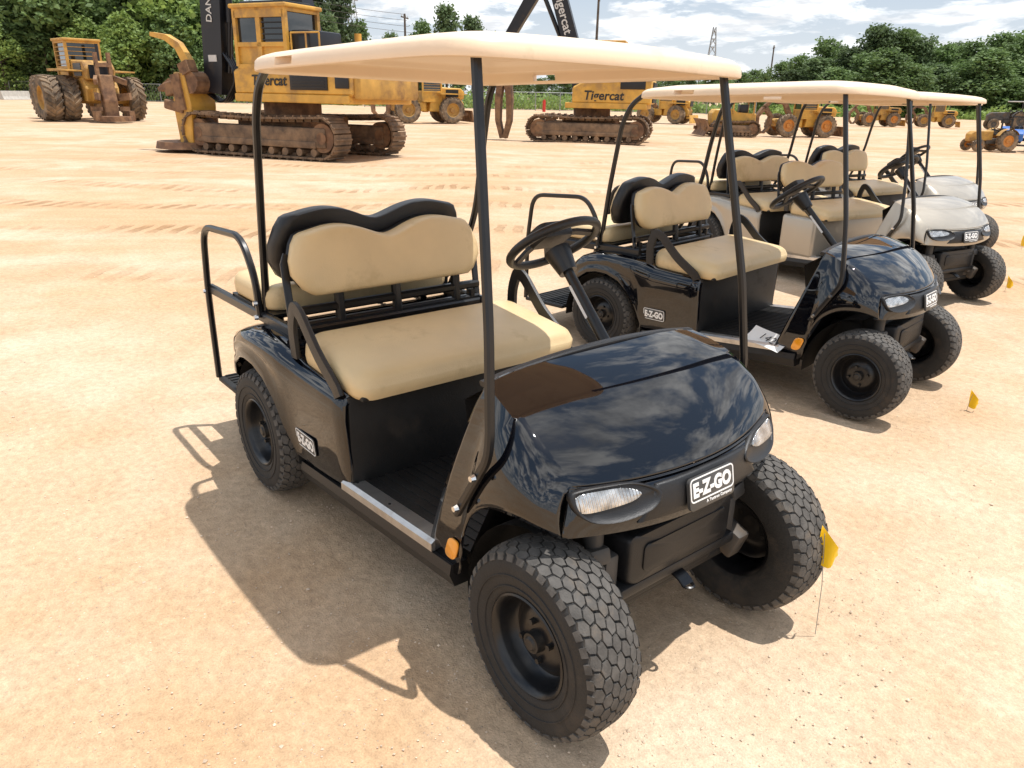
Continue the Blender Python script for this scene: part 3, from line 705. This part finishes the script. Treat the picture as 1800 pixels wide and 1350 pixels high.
def wheeled(label,cat,name,loc,rz,scale,front,rim='yellow',dual=False,body='yellow',group=None):
    t=thing(name,label,cat,loc,rz,group,scale)
    Rw=.86; w=.62
    for x in (1.55,-1.55):
        for sg in (-1,1):
            yy=1.42 if (dual and x>0 and sg>0) else 1.05
            lug_wheel(t,(x,sg*yy,Rw),Rw,w,rim,0 if sg<0 else PI)
            if dual and x>0 and sg<0: lug_wheel(t,(x,sg*1.72,Rw),Rw,w,rim,0)
    m=MB(); m.prism([(.1,.75),(2.5,.75),(2.6,1.25),(2.3,1.65),(.2,1.6)],-.62,.62,.04); m.prism([(-.1,.75),(-2.2,.75),(-2.5,1.2),(-2.3,1.35),(-.1,1.35)],-.55,.55,.04); m.cyl((0,0,.7),(0,0,1.5),.22); m.cyl((1.55,-1.0,Rw),(1.55,1.3,Rw),.2); m.cyl((-1.55,-1.0,Rw),(-1.55,1.0,Rw),.2); m.build('articulated_frame',MT[body],t,0)
    m=MB(); m.prism([(1.0,1.6),(2.6,1.55),(2.65,2.0),(2.4,2.25),(1.0,2.3)],-.55,.55,.05); hd=m.build('engine_hood',MT[body],t,20)
    m=MB(); m.box((2.66,0,1.85),(.04,.85,.5)); m.build('grille',MT['boom'],hd,0)
    for sg in (-1,1):
        m=MB(); m.box((1.75,sg*.553,1.93),(.9,.02,.46))
        for k in range(5): m.box((1.75,sg*.565,1.75+.09*k),(.9,.03,.03))
        m.build('louvre',MT['boom'],hd,0)
    m=MB(); m.cyl((1.7,.3,2.2),(1.7,.3,2.9),.06); m.build('exhaust_pipe',MT['boom'],hd)
    cab(t,-.35,.95,-.62,.62,1.4,3.0,body)
    for sg in (-1,1):
        m=MB(); m.prism([(.65,1.85),(2.5,1.85),(2.5,1.9),(.65,1.95)],sg*.6,sg*1.35); m.build('fender',MT[body],t,0)
    if front=='head':
        m=MB(); m.prism([(2.9,.15),(3.25,.1),(3.3,.8),(3.12,1.75),(2.9,1.75)],-.26,.26,.03); m.cyl((3.5,0,.05),(3.5,0,.24),.62,n=24); m.box((3.0,.24,2.1),(.16,.12,.9)).box((3.0,-.24,2.1),(.16,.12,.9)); m.box((3.0,0,2.1),(.18,.6,.14)); h=m.build('felling_head',MT['rust'],t,0)
        for sg in (-1,1):
            m=MB(); m.box((3.3,sg*.45,1.55),(.6,.12,.2),(0,15,sg*22)).box((3.35,sg*.48,.95),(.65,.12,.26),(0,-5,sg*28)); m.box((3.4,sg*.62,.25),(.4,.2,.36)).box((3.1,sg*.5,.5),(.2,.4,.16)); m.build('clamp_arm',MT['rust'],h,0)
        m=MB(); m.box((2.75,.35,1.0),(.7,.15,.3),(0,-20,0)).box((2.75,-.35,1.0),(.7,.15,.3),(0,-20,0)); m.box((2.6,0,1.0),(.2,.7,.2)); m.build('lift_arm',MT['yellow2'],t,0)
    if front=='blade' or front=='grapple':
        m=MB(); rows=[]
        for y in (-1.25,1.25): rows.append([(2.95+.12*math.cos(k*1.4),y,.1+.75*k) for k in np.linspace(0,1,6)]+[(2.9+.1*math.cos(k*1.4),y,.1+.75*k) for k in np.linspace(1,0,6)])
        m.loft(rows,True,True); m.box((2.7,.5,.6),(.6,.12,.2)); m.box((2.7,-.5,.6),(.6,.12,.2)); m.build('blade',MT['rust'] if front=='grapple' else MT[body],t,30)
        m=MB(); beam(m,[(-.9,0,1.4),(-1.5,0,2.5),(-2.6,0,2.7),(-3.1,0,2.2)],.3,.4,.26); a=m.build('grapple_arch',MT['rust'],t,0)
        for sg in (-1,1):
            m=MB(); beam(m,[(-3.1+.05*sg,0,2.1),(-3.1+.55*sg,0,1.5),(-3.1+.5*sg,0,.7),(-3.1+.08*sg,0,.25)],.5,.3,.12); m.build('grapple_tine',MT['rust'],a,0)
    return t
p=survey(142,38.5); wheeled('yellow wheeled feller buncher with big muddy tyres and a rusty head, at far left','feller buncher','wheeled_feller_buncher',p,R(6),1.22,'head','yellow2',True,'yellow2')
g=gpix(748,216); wheeled('yellow wheeled skidder with rusty grapple between the two tracked machines','skidder','wheeled_skidder',(g.x,g.y,0),R(75),.86,'grapple','yellow2',False,'yellow')
g=gpix(1385,241); wheeled('yellow wheeled skidder with orange rims seen above the second cart','skidder','wheeled_skidder',(g.x,g.y+.9,0),R(58),.62,'grapple','orange',False,'yellow')
g=gpix(1150,217); wheeled('small yellow wheeled skidder just right of the log loader','skidder','wheeled_skidder',(g.x,g.y+1,0),R(20),.72,'blade','yellow2',False,'yellow')
g=gpix(1540,222); wheeled('dark yellow wheeled loader in the far line under the farthest cart roof','loader','wheeled_loader',(g.x,g.y,0),R(50),.6,'blade','orange',False,'yellow2')
g=gpix(1640,224); wheeled('yellow wheeled loader in the far line near the right wood','loader','wheeled_loader',(g.x,g.y,0),R(35),.55,'blade','yellow2',False,'yellow')
g=gpix(268,172); wheeled('small yellow loader far behind between the two feller bunchers','loader','wheeled_loader',(g.x,g.y,0),R(-20),.72,'blade','yellow2',False,'yellow')
# bulldozer
g=gpix(1265,240)
bd=thing('bulldozer','low yellow bulldozer with rusty blade seen between the two beige roofs','bulldozer',(g.x,g.y+.8,0),R(232),None,.78)
for y in (-.85,.85): track(bd,2.9,.95,.5,y,30)
m=MB(); m.prism([(-1.3,.6),(1.3,.6),(1.4,1.3),(1.2,1.55),(.1,1.6),(-.1,1.35),(-1.3,1.35)],-.55,.55,.05); m.build('engine_hood',MT['yellow'],bd,20)
m=MB(); rows=[]
for y in (-1.45,1.45): rows.append([(2.05-.25*math.sin(PI*k),y,.05+.95*k) for k in np.linspace(0,1,8)]+[(1.97-.25*math.sin(PI*k),y,.05+.95*k) for k in np.linspace(1,0,8)])
m.loft(rows,True,True); m.box((1.4,1.2,.45),(1.2,.12,.2)).box((1.4,-1.2,.45),(1.2,.12,.2)); m.build('blade',MT['rust'],bd,30)
m=MB(); m.box((-.6,0,1.6),(.5,.6,.5),bev=.05); m.build('seat',MT['boom'],bd)
m=MB()
for x in (-1.1,.15):
    for y in (-.6,.6): m.box((x,y,1.75),(.08,.08,.9))
m.box((-.48,0,2.22),(1.6,1.5,.08),bev=.02); m.build('canopy',MT['yellow2'],bd)

def tractor(loc,rz,s,body,rim,label,canopy):
    t=thing('farm_tractor',label,'tractor',loc,rz,None,s)
    for sg in (-1,1): lug_wheel(t,(-.8,sg*.72,.68),.68,.36,rim,0 if sg<0 else PI); lug_wheel(t,(1.0,sg*.6,.40),.40,.22,rim,0 if sg<0 else PI)
    m=MB(); m.prism([(-.1,.7),(1.4,.62),(1.45,1.05),(1.2,1.25),(-.1,1.3)],-.27,.27,.04); m.build('hood',MT[body],t,20)
    m=MB(); m.box((-.4,0,.65),(1.4,.5,.35),bev=.04); m.cyl((-.8,-.7,.68),(-.8,.7,.68),.1); m.cyl((1.0,-.55,.4),(1.0,.55,.4),.06); m.build('chassis',MT['greyiron'],t)
    for sg in (-1,1):
        m=MB(); m.loft([[(-.8+.76*math.cos(a),sg*y,.68+.76*math.sin(a)) for y in (.5,.88)] for a in np.linspace(R(25),R(150),9)]); m.build('fender',MT[body],t)
    m=MB(); m.box((-.65,0,1.05),(.45,.45,.12),bev=.04).box((-.88,0,1.25),(.1,.45,.4),bev=.03); m.build('seat',MT['boom'],t)
    m=MB(); m.tube([(.0,0,1.2),(-.2,0,1.4)],.02); m.tube([(-.2+.12*math.cos(a),.17*math.sin(a),1.4+.1*math.cos(a)) for a in np.linspace(0,2*PI,13)[:-1]],.018,6,True); m.build('steering_wheel',MT['boom'],t)
    m=MB()
    for sg in (-1,1): m.box((-1.05,sg*.45,1.35),(.08,.07,1.3))
    m.box((-1.05,0,2.0),(.08,.97,.07)); m.build('roll_bar',MT['boom'],t,0)
    if canopy:
        m=MB(); m.box((-.6,0,2.07),(1.3,1.15,.07),bev=.02); m.build('canopy',MT['greywhite'],t)
g=gpix(1732,266); tractor((g.x,g.y,0),R(235),.58,'yellow2','orange','dark yellow tractor with orange wheels behind the farthest silver cart',False)
g=gpix(1782,266); tractor((g.x,g.y,0),R(290),.62,'blue','orange','blue tractor with orange wheels at the right edge of the yard',False)
g=gpix(1765,228); tractor((g.x,g.y,0),R(215),.95,'greyiron','greyiron','grey tractor with flat pale canopy in the far line at right',True)

# ------------------------------------------------------------------ trees
def tree_protos():
    out=[]
    for k in range(7):
        pine=k in (2,5); rng=random.Random(40+k)
        crown=[];faces=[]
        def leaf(p,s):
            n=V((rng.gauss(0,1),rng.gauss(0,1),rng.gauss(.6,1))).normalized(); a=n.orthogonal().normalized()
            a=(M.Rotation(rng.uniform(0,6.28),3,n)@a); b=n.cross(a); i=len(crown)
            w=s*rng.uniform(.6,1.2)
            crown.extend([p-a*w*.55,p-b*w*.35,p+a*w*.55+n*w*.1,p+b*w*.35]); faces.append((i,i+1,i+2,i+3))
        lobes=[]; nl=14
        for q in range(nl):
            f=(q+.5)/nl
            if pine: zz=2.6+7.0*f; rr=(1.05-f)*1.9+.35; sz=1.25-.35*f
            else: zz=1.6+7.4*f**.9; rr=2.4*math.sin(PI*min(1,.2+f*.80))**.8; sz=1.75-.5*f
            t=rng.uniform(0,6.28)+q*2.4; lobes.append((V((rr*.75*math.cos(t),rr*.75*math.sin(t),zz+rng.uniform(-.4,.4))),sz*rng.uniform(.8,1.2)))
        lobes.append((V((0,0,9.2)),.9)); lobes.append((V((0,0,6.2)),1.8)); lobes.append((V((0,0,3.6)),1.7))
        for c,sz in lobes:
            for j in range(30):
                d=V((rng.gauss(0,1),rng.gauss(0,1),rng.gauss(0,.75)))
                if d.length<.01: continue
                cc=c+d.normalized()*sz*rng.uniform(.5,1.0)
                for e in range(9): leaf(cc+V((rng.gauss(0,.24),rng.gauss(0,.24),rng.gauss(0,.18))),.36)
        me=bpy.data.meshes.new('crown'); me.from_pydata([tuple(v) for v in crown],[],faces); me.materials.append(MT['leaf_pine' if pine else ('leaf' if k!=6 else 'leaf_light')])
        m=MB(); m.tube([(0,0,-.2),(.06,.03,2.5),(-.05,.1,5.5),(0,0,9)],.16,7)
        for v in m.bm.verts:
            kf=max(.12,1.15-v.co.z/9); v.co.x*=kf; v.co.y*=kf
        for c,sz in lobes[::2]: m.tube([(0,0,c.z-1.4),tuple(c)],.05,5)
        out.append((me,m.mesh('trunk',MT['bark'],50)))
    return out
PT=tree_protos()
def tree(px,D,h,k,label,group,wd=1.0):
    p=survey(px,D); t=thing('tree' if k not in (2,5) else 'pine_tree',label,'tree',p,random.uniform(0,6.28),group,1)
    s=h/10.3; t.scale=(s*wd,s*wd,s)
    link('trunk',PT[k][1],t); link('crown',PT[k][0],t)
rg=random.Random(5)
LW=('green tree in the tall dense wood filling the far left','trees of the tall left wood')
for i in range(16):
    tree(-90+36*i+rg.uniform(-10,10),rg.uniform(100,112),rg.uniform(15,22) if i<13 else 13,rg.choice((0,1,3,4,6)),*LW,1.2)
for i in range(16):
    tree(-110+36*i+rg.uniform(-10,10),rg.uniform(118,130),rg.uniform(22,28) if i<13 else 17,rg.choice((0,1,2,3,5)),*LW,1.15)
for i in range(7): tree(-60+75*i+rg.uniform(-20,20),rg.uniform(95,99),rg.uniform(7,11),rg.choice((6,6,0)),'light green young tree at the front edge of the left wood','young trees at the front of the left wood',1.3)
CW=('green tree in the middle clump of wood behind the log loader','trees of the middle wood')
for x,y,D in ((560,-5,140),(600,0,150),(640,50,160),(690,70,170),(745,50,150),(785,28,140),(830,45,145),(865,70,150),(905,110,160),(720,85,140),(810,80,135),(580,40,135)):
    yh=149+.0219*x; tree(x,D,(yh-y)*D/1328/.95+1.6,rg.choice((0,1,2,3)),*CW,1.0)
FW=('small distant green tree on the low skyline between middle and right woods','low skyline trees')
for x in range(925,1345,22):
    D=rg.uniform(170,200); yh=149+.0219*x; tree(x,D,(yh-rg.uniform(122,146))*D/1328/.95+1.6,rg.choice((0,1,3,4)),*FW,1.7)
RW=('dark green tree in the wood on the right skyline','trees of the right wood')
prof=[(1330,132),(1365,112),(1400,92),(1440,76),(1480,88),(1520,58),(1560,56),(1600,74),(1645,80),(1690,78),(1735,62),(1775,72),(1815,66),(1850,60)]
for x,y in prof:
    for dD,dx,dy in ((0,0,rg.uniform(-2,12)),(14,18,rg.uniform(8,20)),(-8,-12,rg.uniform(30,48)),(-12,8,rg.uniform(50,70))):
        D=112+dD+rg.uniform(-4,4); yh=149+.0219*x; tree(x+dx,D,(yh-y-dy)*D/1328/.95+1.6,rg.choice((0,1,2,3,4,5)) ,*RW,1.35 if dy<25 else 1.9)
# undergrowth along the fence
rg=random.Random(11); vv=[];ff=[]
def bush(c,s,n):
    for j in range(n):
        d=V((rg.gauss(0,1),rg.gauss(0,1),rg.gauss(0,1))).normalized(); p=c+V((d.x*s*1.3,d.y*s*1.3,abs(d.z)*s))*rg.uniform(.6,1)
        nn=V((rg.gauss(0,1),rg.gauss(0,1),rg.gauss(.5,1))).normalized(); a=nn.orthogonal().normalized(); b=nn.cross(a); w=rg.uniform(.25,.5); i=len(vv)
        vv.extend([p-a*w*.6,p-b*w*.4,p+a*w*.6,p+b*w*.4]); ff.append((i,i+1,i+2,i+3))
for i in range(170):
    px=-120+i*12.2; D=rg.uniform(97,106)-(4 if px>1200 else 0); c=survey(px,D); big=2.6 if px<300 else (2.1 if 620<px<1020 else 1.5)
    bush(c,big*rg.uniform(.6,1.35),190)
me=bpy.data.meshes.new('undergrowth'); me.from_pydata([tuple(v) for v in vv],[],ff); me.materials.append(MT['leaf_light'])
tag(link('undergrowth',me),'light green bushes and weeds growing along the fence','undergrowth',None,'stuff')

# ------------------------------------------------------------------ fence, barrier, poles, towers
def fence(px0,px1,D0,D1,n,label):
    t=thing('chain_link_fence',label,'fence',survey(px0,D0)); o=t.location.copy()
    P=[survey(px0+(px1-px0)*k/n,D0+(D1-D0)*k/n)-o for k in range(n+1)]
    for p in P:
        m=MB(); m.cyl(p,p+V((0,0,2.1)),.05,n=6); m.build('fence_post',MT['galv'],t)
    m=MB()
    for a,b in zip(P,P[1:]):
        for z in (2.05,.1): m.tube([a+V((0,0,z)),b+V((0,0,z))],.025,4)
        L=(b-a).length; k=int(L/.35)
        for i in range(k):
            p=a+(b-a)*(i/k); q=a+(b-a)*(min(1,(i+2)/k)); m.tube([p+V((0,0,.1)),q+V((0,0,2.05))],.008,3); m.tube([q+V((0,0,.1)),p+V((0,0,2.05))],.008,3)
    m.build('wire_mesh',MT['galv'],t,0)
fence(-60,470,96,92,14,'chain link fence along the foot of the left wood')
fence(640,1330,90,90,16,'chain link fence behind the log loader and skidders')
m=MB(); p=survey(22,88)
m.prism([(-.4,0),(.4,0),(.25,.35),(.15,.95),(-.15,.95),(-.25,.35)],-2.6,2.6); b=m.build('concrete_barrier',MT['concrete'],None,0,loc=p); b.rotation_euler=(0,0,R(50)); tag(b,'pale concrete barrier by the fence at the far left edge','barrier')
for px,lb in ((785,'red stake at the fence left of the log loader boom'),(957,'red stake at the fence above the log loader track')):
    m=MB(); m.box((0,0,.6),(.25,.25,1.2)); m.box((0,0,1.25),(.12,.12,.1)); s=m.build('boundary_stake',MT['red'],None,0,loc=survey(px,84)); tag(s,lb,'stake')
def pole(px,D,h,label,arms=2,mt='wood'):
    t=thing('utility_pole',label,'utility pole',survey(px,D),R(40)); m=MB(); m.cyl((0,0,-.3),(0,0,h),.26,.16,10); m.build('pole',MT[mt],t)
    for k in range(arms):
        m=MB(); m.box((0,0,h-.6-1.6*k),(.16,3.6,.18)); c=m.build('cross_arm',MT[mt],t,0)
        for y in (-1.6,-.6,.6,1.6):
            m=MB(); m.cyl((0,y,h-.5-1.6*k),(0,y,h-.2-1.6*k),.07,.05,8); m.build('insulator',MT['greywhite'],c)
pole(1043,120,17.8,'tall utility pole standing clear above the log loader',2)
pole(715,130,14.0,'utility pole rising from the trees left of the middle wood',1)
pole(1348,190,14.5,'distant utility pole at the left end of the right wood',1)
pole(1225,230,12,'faint distant utility pole left of the lattice tower',1)
def tower(px,D,h,label):
    t=thing('lattice_tower',label,'pylon',survey(px,D),R(30)); m=MB()
    w=lambda z:h*.085*(1-z/h)+.5
    L=[0,.2,.38,.53,.66,.77,.87,1.0]
    for a,b in zip(L,L[1:]):
        za,zb=a*h,b*h
        for s1,s2 in ((1,1),(1,-1),(-1,-1),(-1,1)):
            m.tube([(s1*w(za),s2*w(za),za),(s1*w(zb),s2*w(zb),zb)],.12,4)
        for q in range(4):
            c=[(1,1),(1,-1),(-1,-1),(-1,1)]; p=c[q]; r=c[(q+1)%4]
            m.tube([(p[0]*w(za),p[1]*w(za),za),(r[0]*w(zb),r[1]*w(zb),zb)],.07,4); m.tube([(r[0]*w(za),r[1]*w(za),za),(p[0]*w(zb),p[1]*w(zb),zb)],.07,4)
    m.build('lattice',MT['galv'],t,0)
    for z in (.74,.84,.94):
        m=MB(); m.tube([(0,-h*.13,h*z),(0,0,h*z+.5),(0,h*.13,h*z)],.12,4); m.tube([(0,-h*.13,h*z),(0,h*.13,h*z)],.1,4); m.build('cross_arm',MT['galv'],t,0)
tower(622,190,27,'lattice power pylon above the trees behind the tracked feller buncher')
tower(1243,300,28,'small distant lattice power pylon on the skyline between the two roofs')
def wire(a,b,sag,label):
    m=MB(); a,b=V(a),V(b); m.tube([a.lerp(b,k/14)-V((0,0,sag*4*(k/14)*(1-k/14))) for k in range(15)],.03,4); o=m.build('power_line',MT['greyiron'],None,0); tag(o,label,'power line','power lines at upper left')
A=survey(240,128); B=survey(715,130)
for k in range(4):
    z=13.9-.9*k
    wire((A.x,A.y,z+8),(B.x,B.y+.4*k,z),1.2,'thin black power line sagging across the sky at upper left')

# ------------------------------------------------------------------ ground
N=200; rad=[0.0]+[.35*(1.066**i) for i in range(134)]
vv=[];ff=[]
for i,r in enumerate(rad):
    for k in range(N):
        t=2*PI*k/N; x=CP.x+r*math.cos(t); y=CP.y+r*math.sin(t)
        z=0 if r>200 else .010*noise.noise(V((x*.9,y*.9,0)))+.004*noise.noise(V((x*3,y*3,5)))-.004
        if 7<r<120: z+=.05*min(1,(r-7)/8)*(noise.noise(V((x*.35,y*.35,9)))-.25)
        vv.append((x,y,z))
for i in range(len(rad)-1):
    for k in range(N):
        a=i*N+k; b=i*N+(k+1)%N
        ff.append((a,b,b+N,a+N) if i else (a,b+N,a+N))
me=bpy.data.meshes.new('ground'); me.from_pydata(vv,[],ff); me.validate()
for p in me.polygons: p.use_smooth=True
gm,nt,bs=newmat('sandy clay yard')
tc=nd(nt,'ShaderNodeTexCoord').outputs['Object']
mp=nd(nt,'ShaderNodeMapping',{'Vector':tc,'Rotation':(0,0,-math.atan2(.7729,.6345))}).outputs[0]
big=tex(nt,tc,.22,4,.6,.4); mid=tex(nt,tc,1.3,5,.65); fine=tex(nt,tc,28,4,.7); grit=tex(nt,tc,170,2,.7)
str_=tex(nt,nd(nt,'ShaderNodeMapping',{'Vector':mp,'Scale':(.16,.75,1)}).outputs[0],1.0,4,.6,.8)
dist=nd(nt,'ShaderNodeVectorMath',{0:tc,1:(CP.x,CP.y,0)},operation='DISTANCE').outputs['Value']
far=nd(nt,'ShaderNodeMapRange',{'Value':dist,'From Min':5.,'From Max':9.}).outputs[0]
c=mixc(nt,ramp(nt,mid,[(.34,0.),(.66,1.)]),(.515,.36,.228),(.62,.478,.34))
c=mixc(nt,mth(nt,'MULTIPLY',ramp(nt,big,[(.46,0.),(.60,1.)]),.52),c,(.53,.33,.175))
c=mixc(nt,mth(nt,'MULTIPLY',ramp(nt,tex(nt,tc,.55,4,.6,.6),[(.56,0.),(.68,1.)]),.40),c,(.47,.28,.14))
rm=ramp(nt,str_,[(.48,0.),(.60,1.)]); rut=mth(nt,'MULTIPLY',rm,far)
# wheel tracks of the machines that crossed the yard: lanes with tread bars
sx=nd(nt,'ShaderNodeSeparateXYZ',{0:mp})
yp=mth(nt,'ADD',sx.outputs[1],2.557)
wob=tex(nt,nd(nt,'ShaderNodeMapping',{'Vector':mp,'Scale':(.16,.03,1)}).outputs[0],1.0,2,.5)
lane=mth(nt,'PINGPONG',mth(nt,'MULTIPLY_ADD',wob,4.2,yp),1.15)
lm=mth(nt,'MULTIPLY',ramp(nt,lane,[(.22,1.),(.40,0.)]),far)
lm=mth(nt,'MULTIPLY',lm,ramp(nt,big,[(.44,.05),(.58,1.)]))
lm=mth(nt,'MULTIPLY',lm,nd(nt,'ShaderNodeMapRange',{'Value':dist,'From Min':14.,'From Max':26.,'To Min':1.,'To Max':.25}).outputs[0])
tr=nd(nt,'ShaderNodeTexWave',{'Vector':mp,'Scale':1.3,'Distortion':2.2,'Detail':2,'Detail Scale':2.0},wave_type='BANDS',bands_direction='X').outputs['Fac']
trr=mth(nt,'MULTIPLY',mth(nt,'MULTIPLY',ramp(nt,tr,[(.38,0.),(.62,1.)]),lm),ramp(nt,mid,[(.38,.1),(.56,1.)]))
c=mixc(nt,mth(nt,'MULTIPLY',rut,.48),c,(.49,.295,.15)); c=mixc(nt,mth(nt,'MULTIPLY',lm,.25),c,(.47,.29,.15)); c=mixc(nt,mth(nt,'MULTIPLY',trr,.68),c,(.28,.155,.072))
vr=nd(nt,'ShaderNodeTexVoronoi',{'Vector':tc,'Scale':75.}); 
peb=ramp(nt,vr.outputs['Distance'],[(.12,1.),(.26,0.)]); pick=ramp(nt,nd(nt,'ShaderNodeSeparateColor',{0:vr.outputs['Color']}).outputs[0],[(.78,0.),(.80,1.)])
pb=mth(nt,'MULTIPLY',peb,pick)
c=mixc(nt,mth(nt,'MULTIPLY',pb,.42),c,(.70,.58,.45))
gcol=ramp(nt,fine,[(.25,.76),(.75,1.17)]); c=mixc(nt,1.0,c,gcol,'MULTIPLY')
gc2=ramp(nt,grit,[(.3,.84),(.7,1.13)]); c=mixc(nt,1.0,c,gc2,'MULTIPLY')
nt.links.new(c,bs.inputs['Base Color']); bs.inputs['Roughness'].default_value=.95; bs.inputs['Specular IOR Level'].default_value=.15
hh=mth(nt,'MULTIPLY_ADD',fine,.5,mth(nt,'MULTIPLY_ADD',mid,1.6,mth(nt,'MULTIPLY',grit,.18)))
hh=mth(nt,'MULTIPLY_ADD',pb,.35,hh); hh=mth(nt,'MULTIPLY_ADD',trr,-1.8,hh); hh=mth(nt,'MULTIPLY_ADD',str_,3.0,hh)
bn=nd(nt,'ShaderNodeBump',{'Height':hh,'Strength':.62,'Distance':.022}); nt.links.new(bn.outputs[0],bs.inputs['Normal'])
me.materials.append(gm); tag(link('ground',me),'pale sandy clay yard with tyre tracks','ground',None,'structure')
# pebbles
rg=random.Random(3); vv=[];ff=[]
for i in range(3000):
    D=.9+5.5*rg.random()**1.6; px=rg.uniform(-150,1950); p=survey(px,D); s=rg.uniform(.002,.0045) if rg.random()<.97 else rg.uniform(.005,.008)
    i0=len(vv); a=rg.uniform(0,6.28)
    for d in ((1,0,0),(0,1,0),(-1,0,0),(0,-1,0),(.1,.1,.7),(0,0,-.6)):
        q=V(d)*s*rg.uniform(.7,1.4); vv.append((p.x+q.x*math.cos(a)-q.y*math.sin(a),p.y+q.x*math.sin(a)+q.y*math.cos(a),q.z+s*.15-.003))
    for k in range(4): ff.append((i0+k,i0+(k+1)%4,i0+4)); ff.append((i0+(k+1)%4,i0+k,i0+5))
me=bpy.data.meshes.new('gravel'); me.from_pydata(vv,[],ff); me.materials.append(mat('pale gravel',(.63,.50,.37),.9,0,.35,5))
tag(link('gravel',me),'scattered pale pebbles lying on the sandy ground','gravel',None,'stuff')

# ------------------------------------------------------------------ light and sky
sd=V((.17,.21,1)).normalized(); el=math.asin(sd.z); az=math.atan2(sd.x,sd.y)
l=bpy.data.lights.new('sun','SUN'); l.energy=4.9; l.angle=R(.53); l.color=(1,.97,.93); lo=bpy.data.objects.new('sun',l); col.objects.link(lo)
lo.rotation_euler=(-sd).to_track_quat('-Z','Y').to_euler()
w=bpy.data.worlds.new('World'); scene.world=w; w.use_nodes=True; nt=w.node_tree; bg=nt.nodes['Background']
sk=nd(nt,'ShaderNodeTexSky',sky_type='NISHITA'); sk.sun_disc=False; sk.sun_elevation=el; sk.sun_rotation=az
gen=nd(nt,'ShaderNodeTexCoord').outputs['Generated']; sp=nd(nt,'ShaderNodeSeparateXYZ',{0:gen})
den=mth(nt,'ADD',mth(nt,'MAXIMUM',sp.outputs[2],0.),.16)
cv=nd(nt,'ShaderNodeCombineXYZ',{0:mth(nt,'DIVIDE',sp.outputs[0],den),1:mth(nt,'DIVIDE',sp.outputs[1],den)}).outputs[0]
n1=tex(nt,cv,2.0,7,.6,.3); n2=tex(nt,cv,3.7,5,.6)
cf=ramp(nt,n1,[(.46,0.),(.55,1.)]); shade=ramp(nt,n2,[(.38,0.),(.60,1.)])
cc=mixc(nt,shade,(8.0,8.3,8.8),(18.,18.,17.8))
skc=mixc(nt,.5,sk.outputs[0],(4.2,6.0,8.6))
c=mixc(nt,cf,skc,cc)
hz=nd(nt,'ShaderNodeMapRange',{'Value':sp.outputs[2],'From Min':.0,'From Max':.22,'To Min':.8,'To Max':0.}).outputs[0]
c=mixc(nt,hz,c,(9.2,9.5,9.8))
nt.links.new(c,bg.inputs[0]); bg.inputs[1].default_value=.1
scene.view_settings.view_transform='Standard'; scene.view_settings.look='None'; scene.view_settings.exposure=0
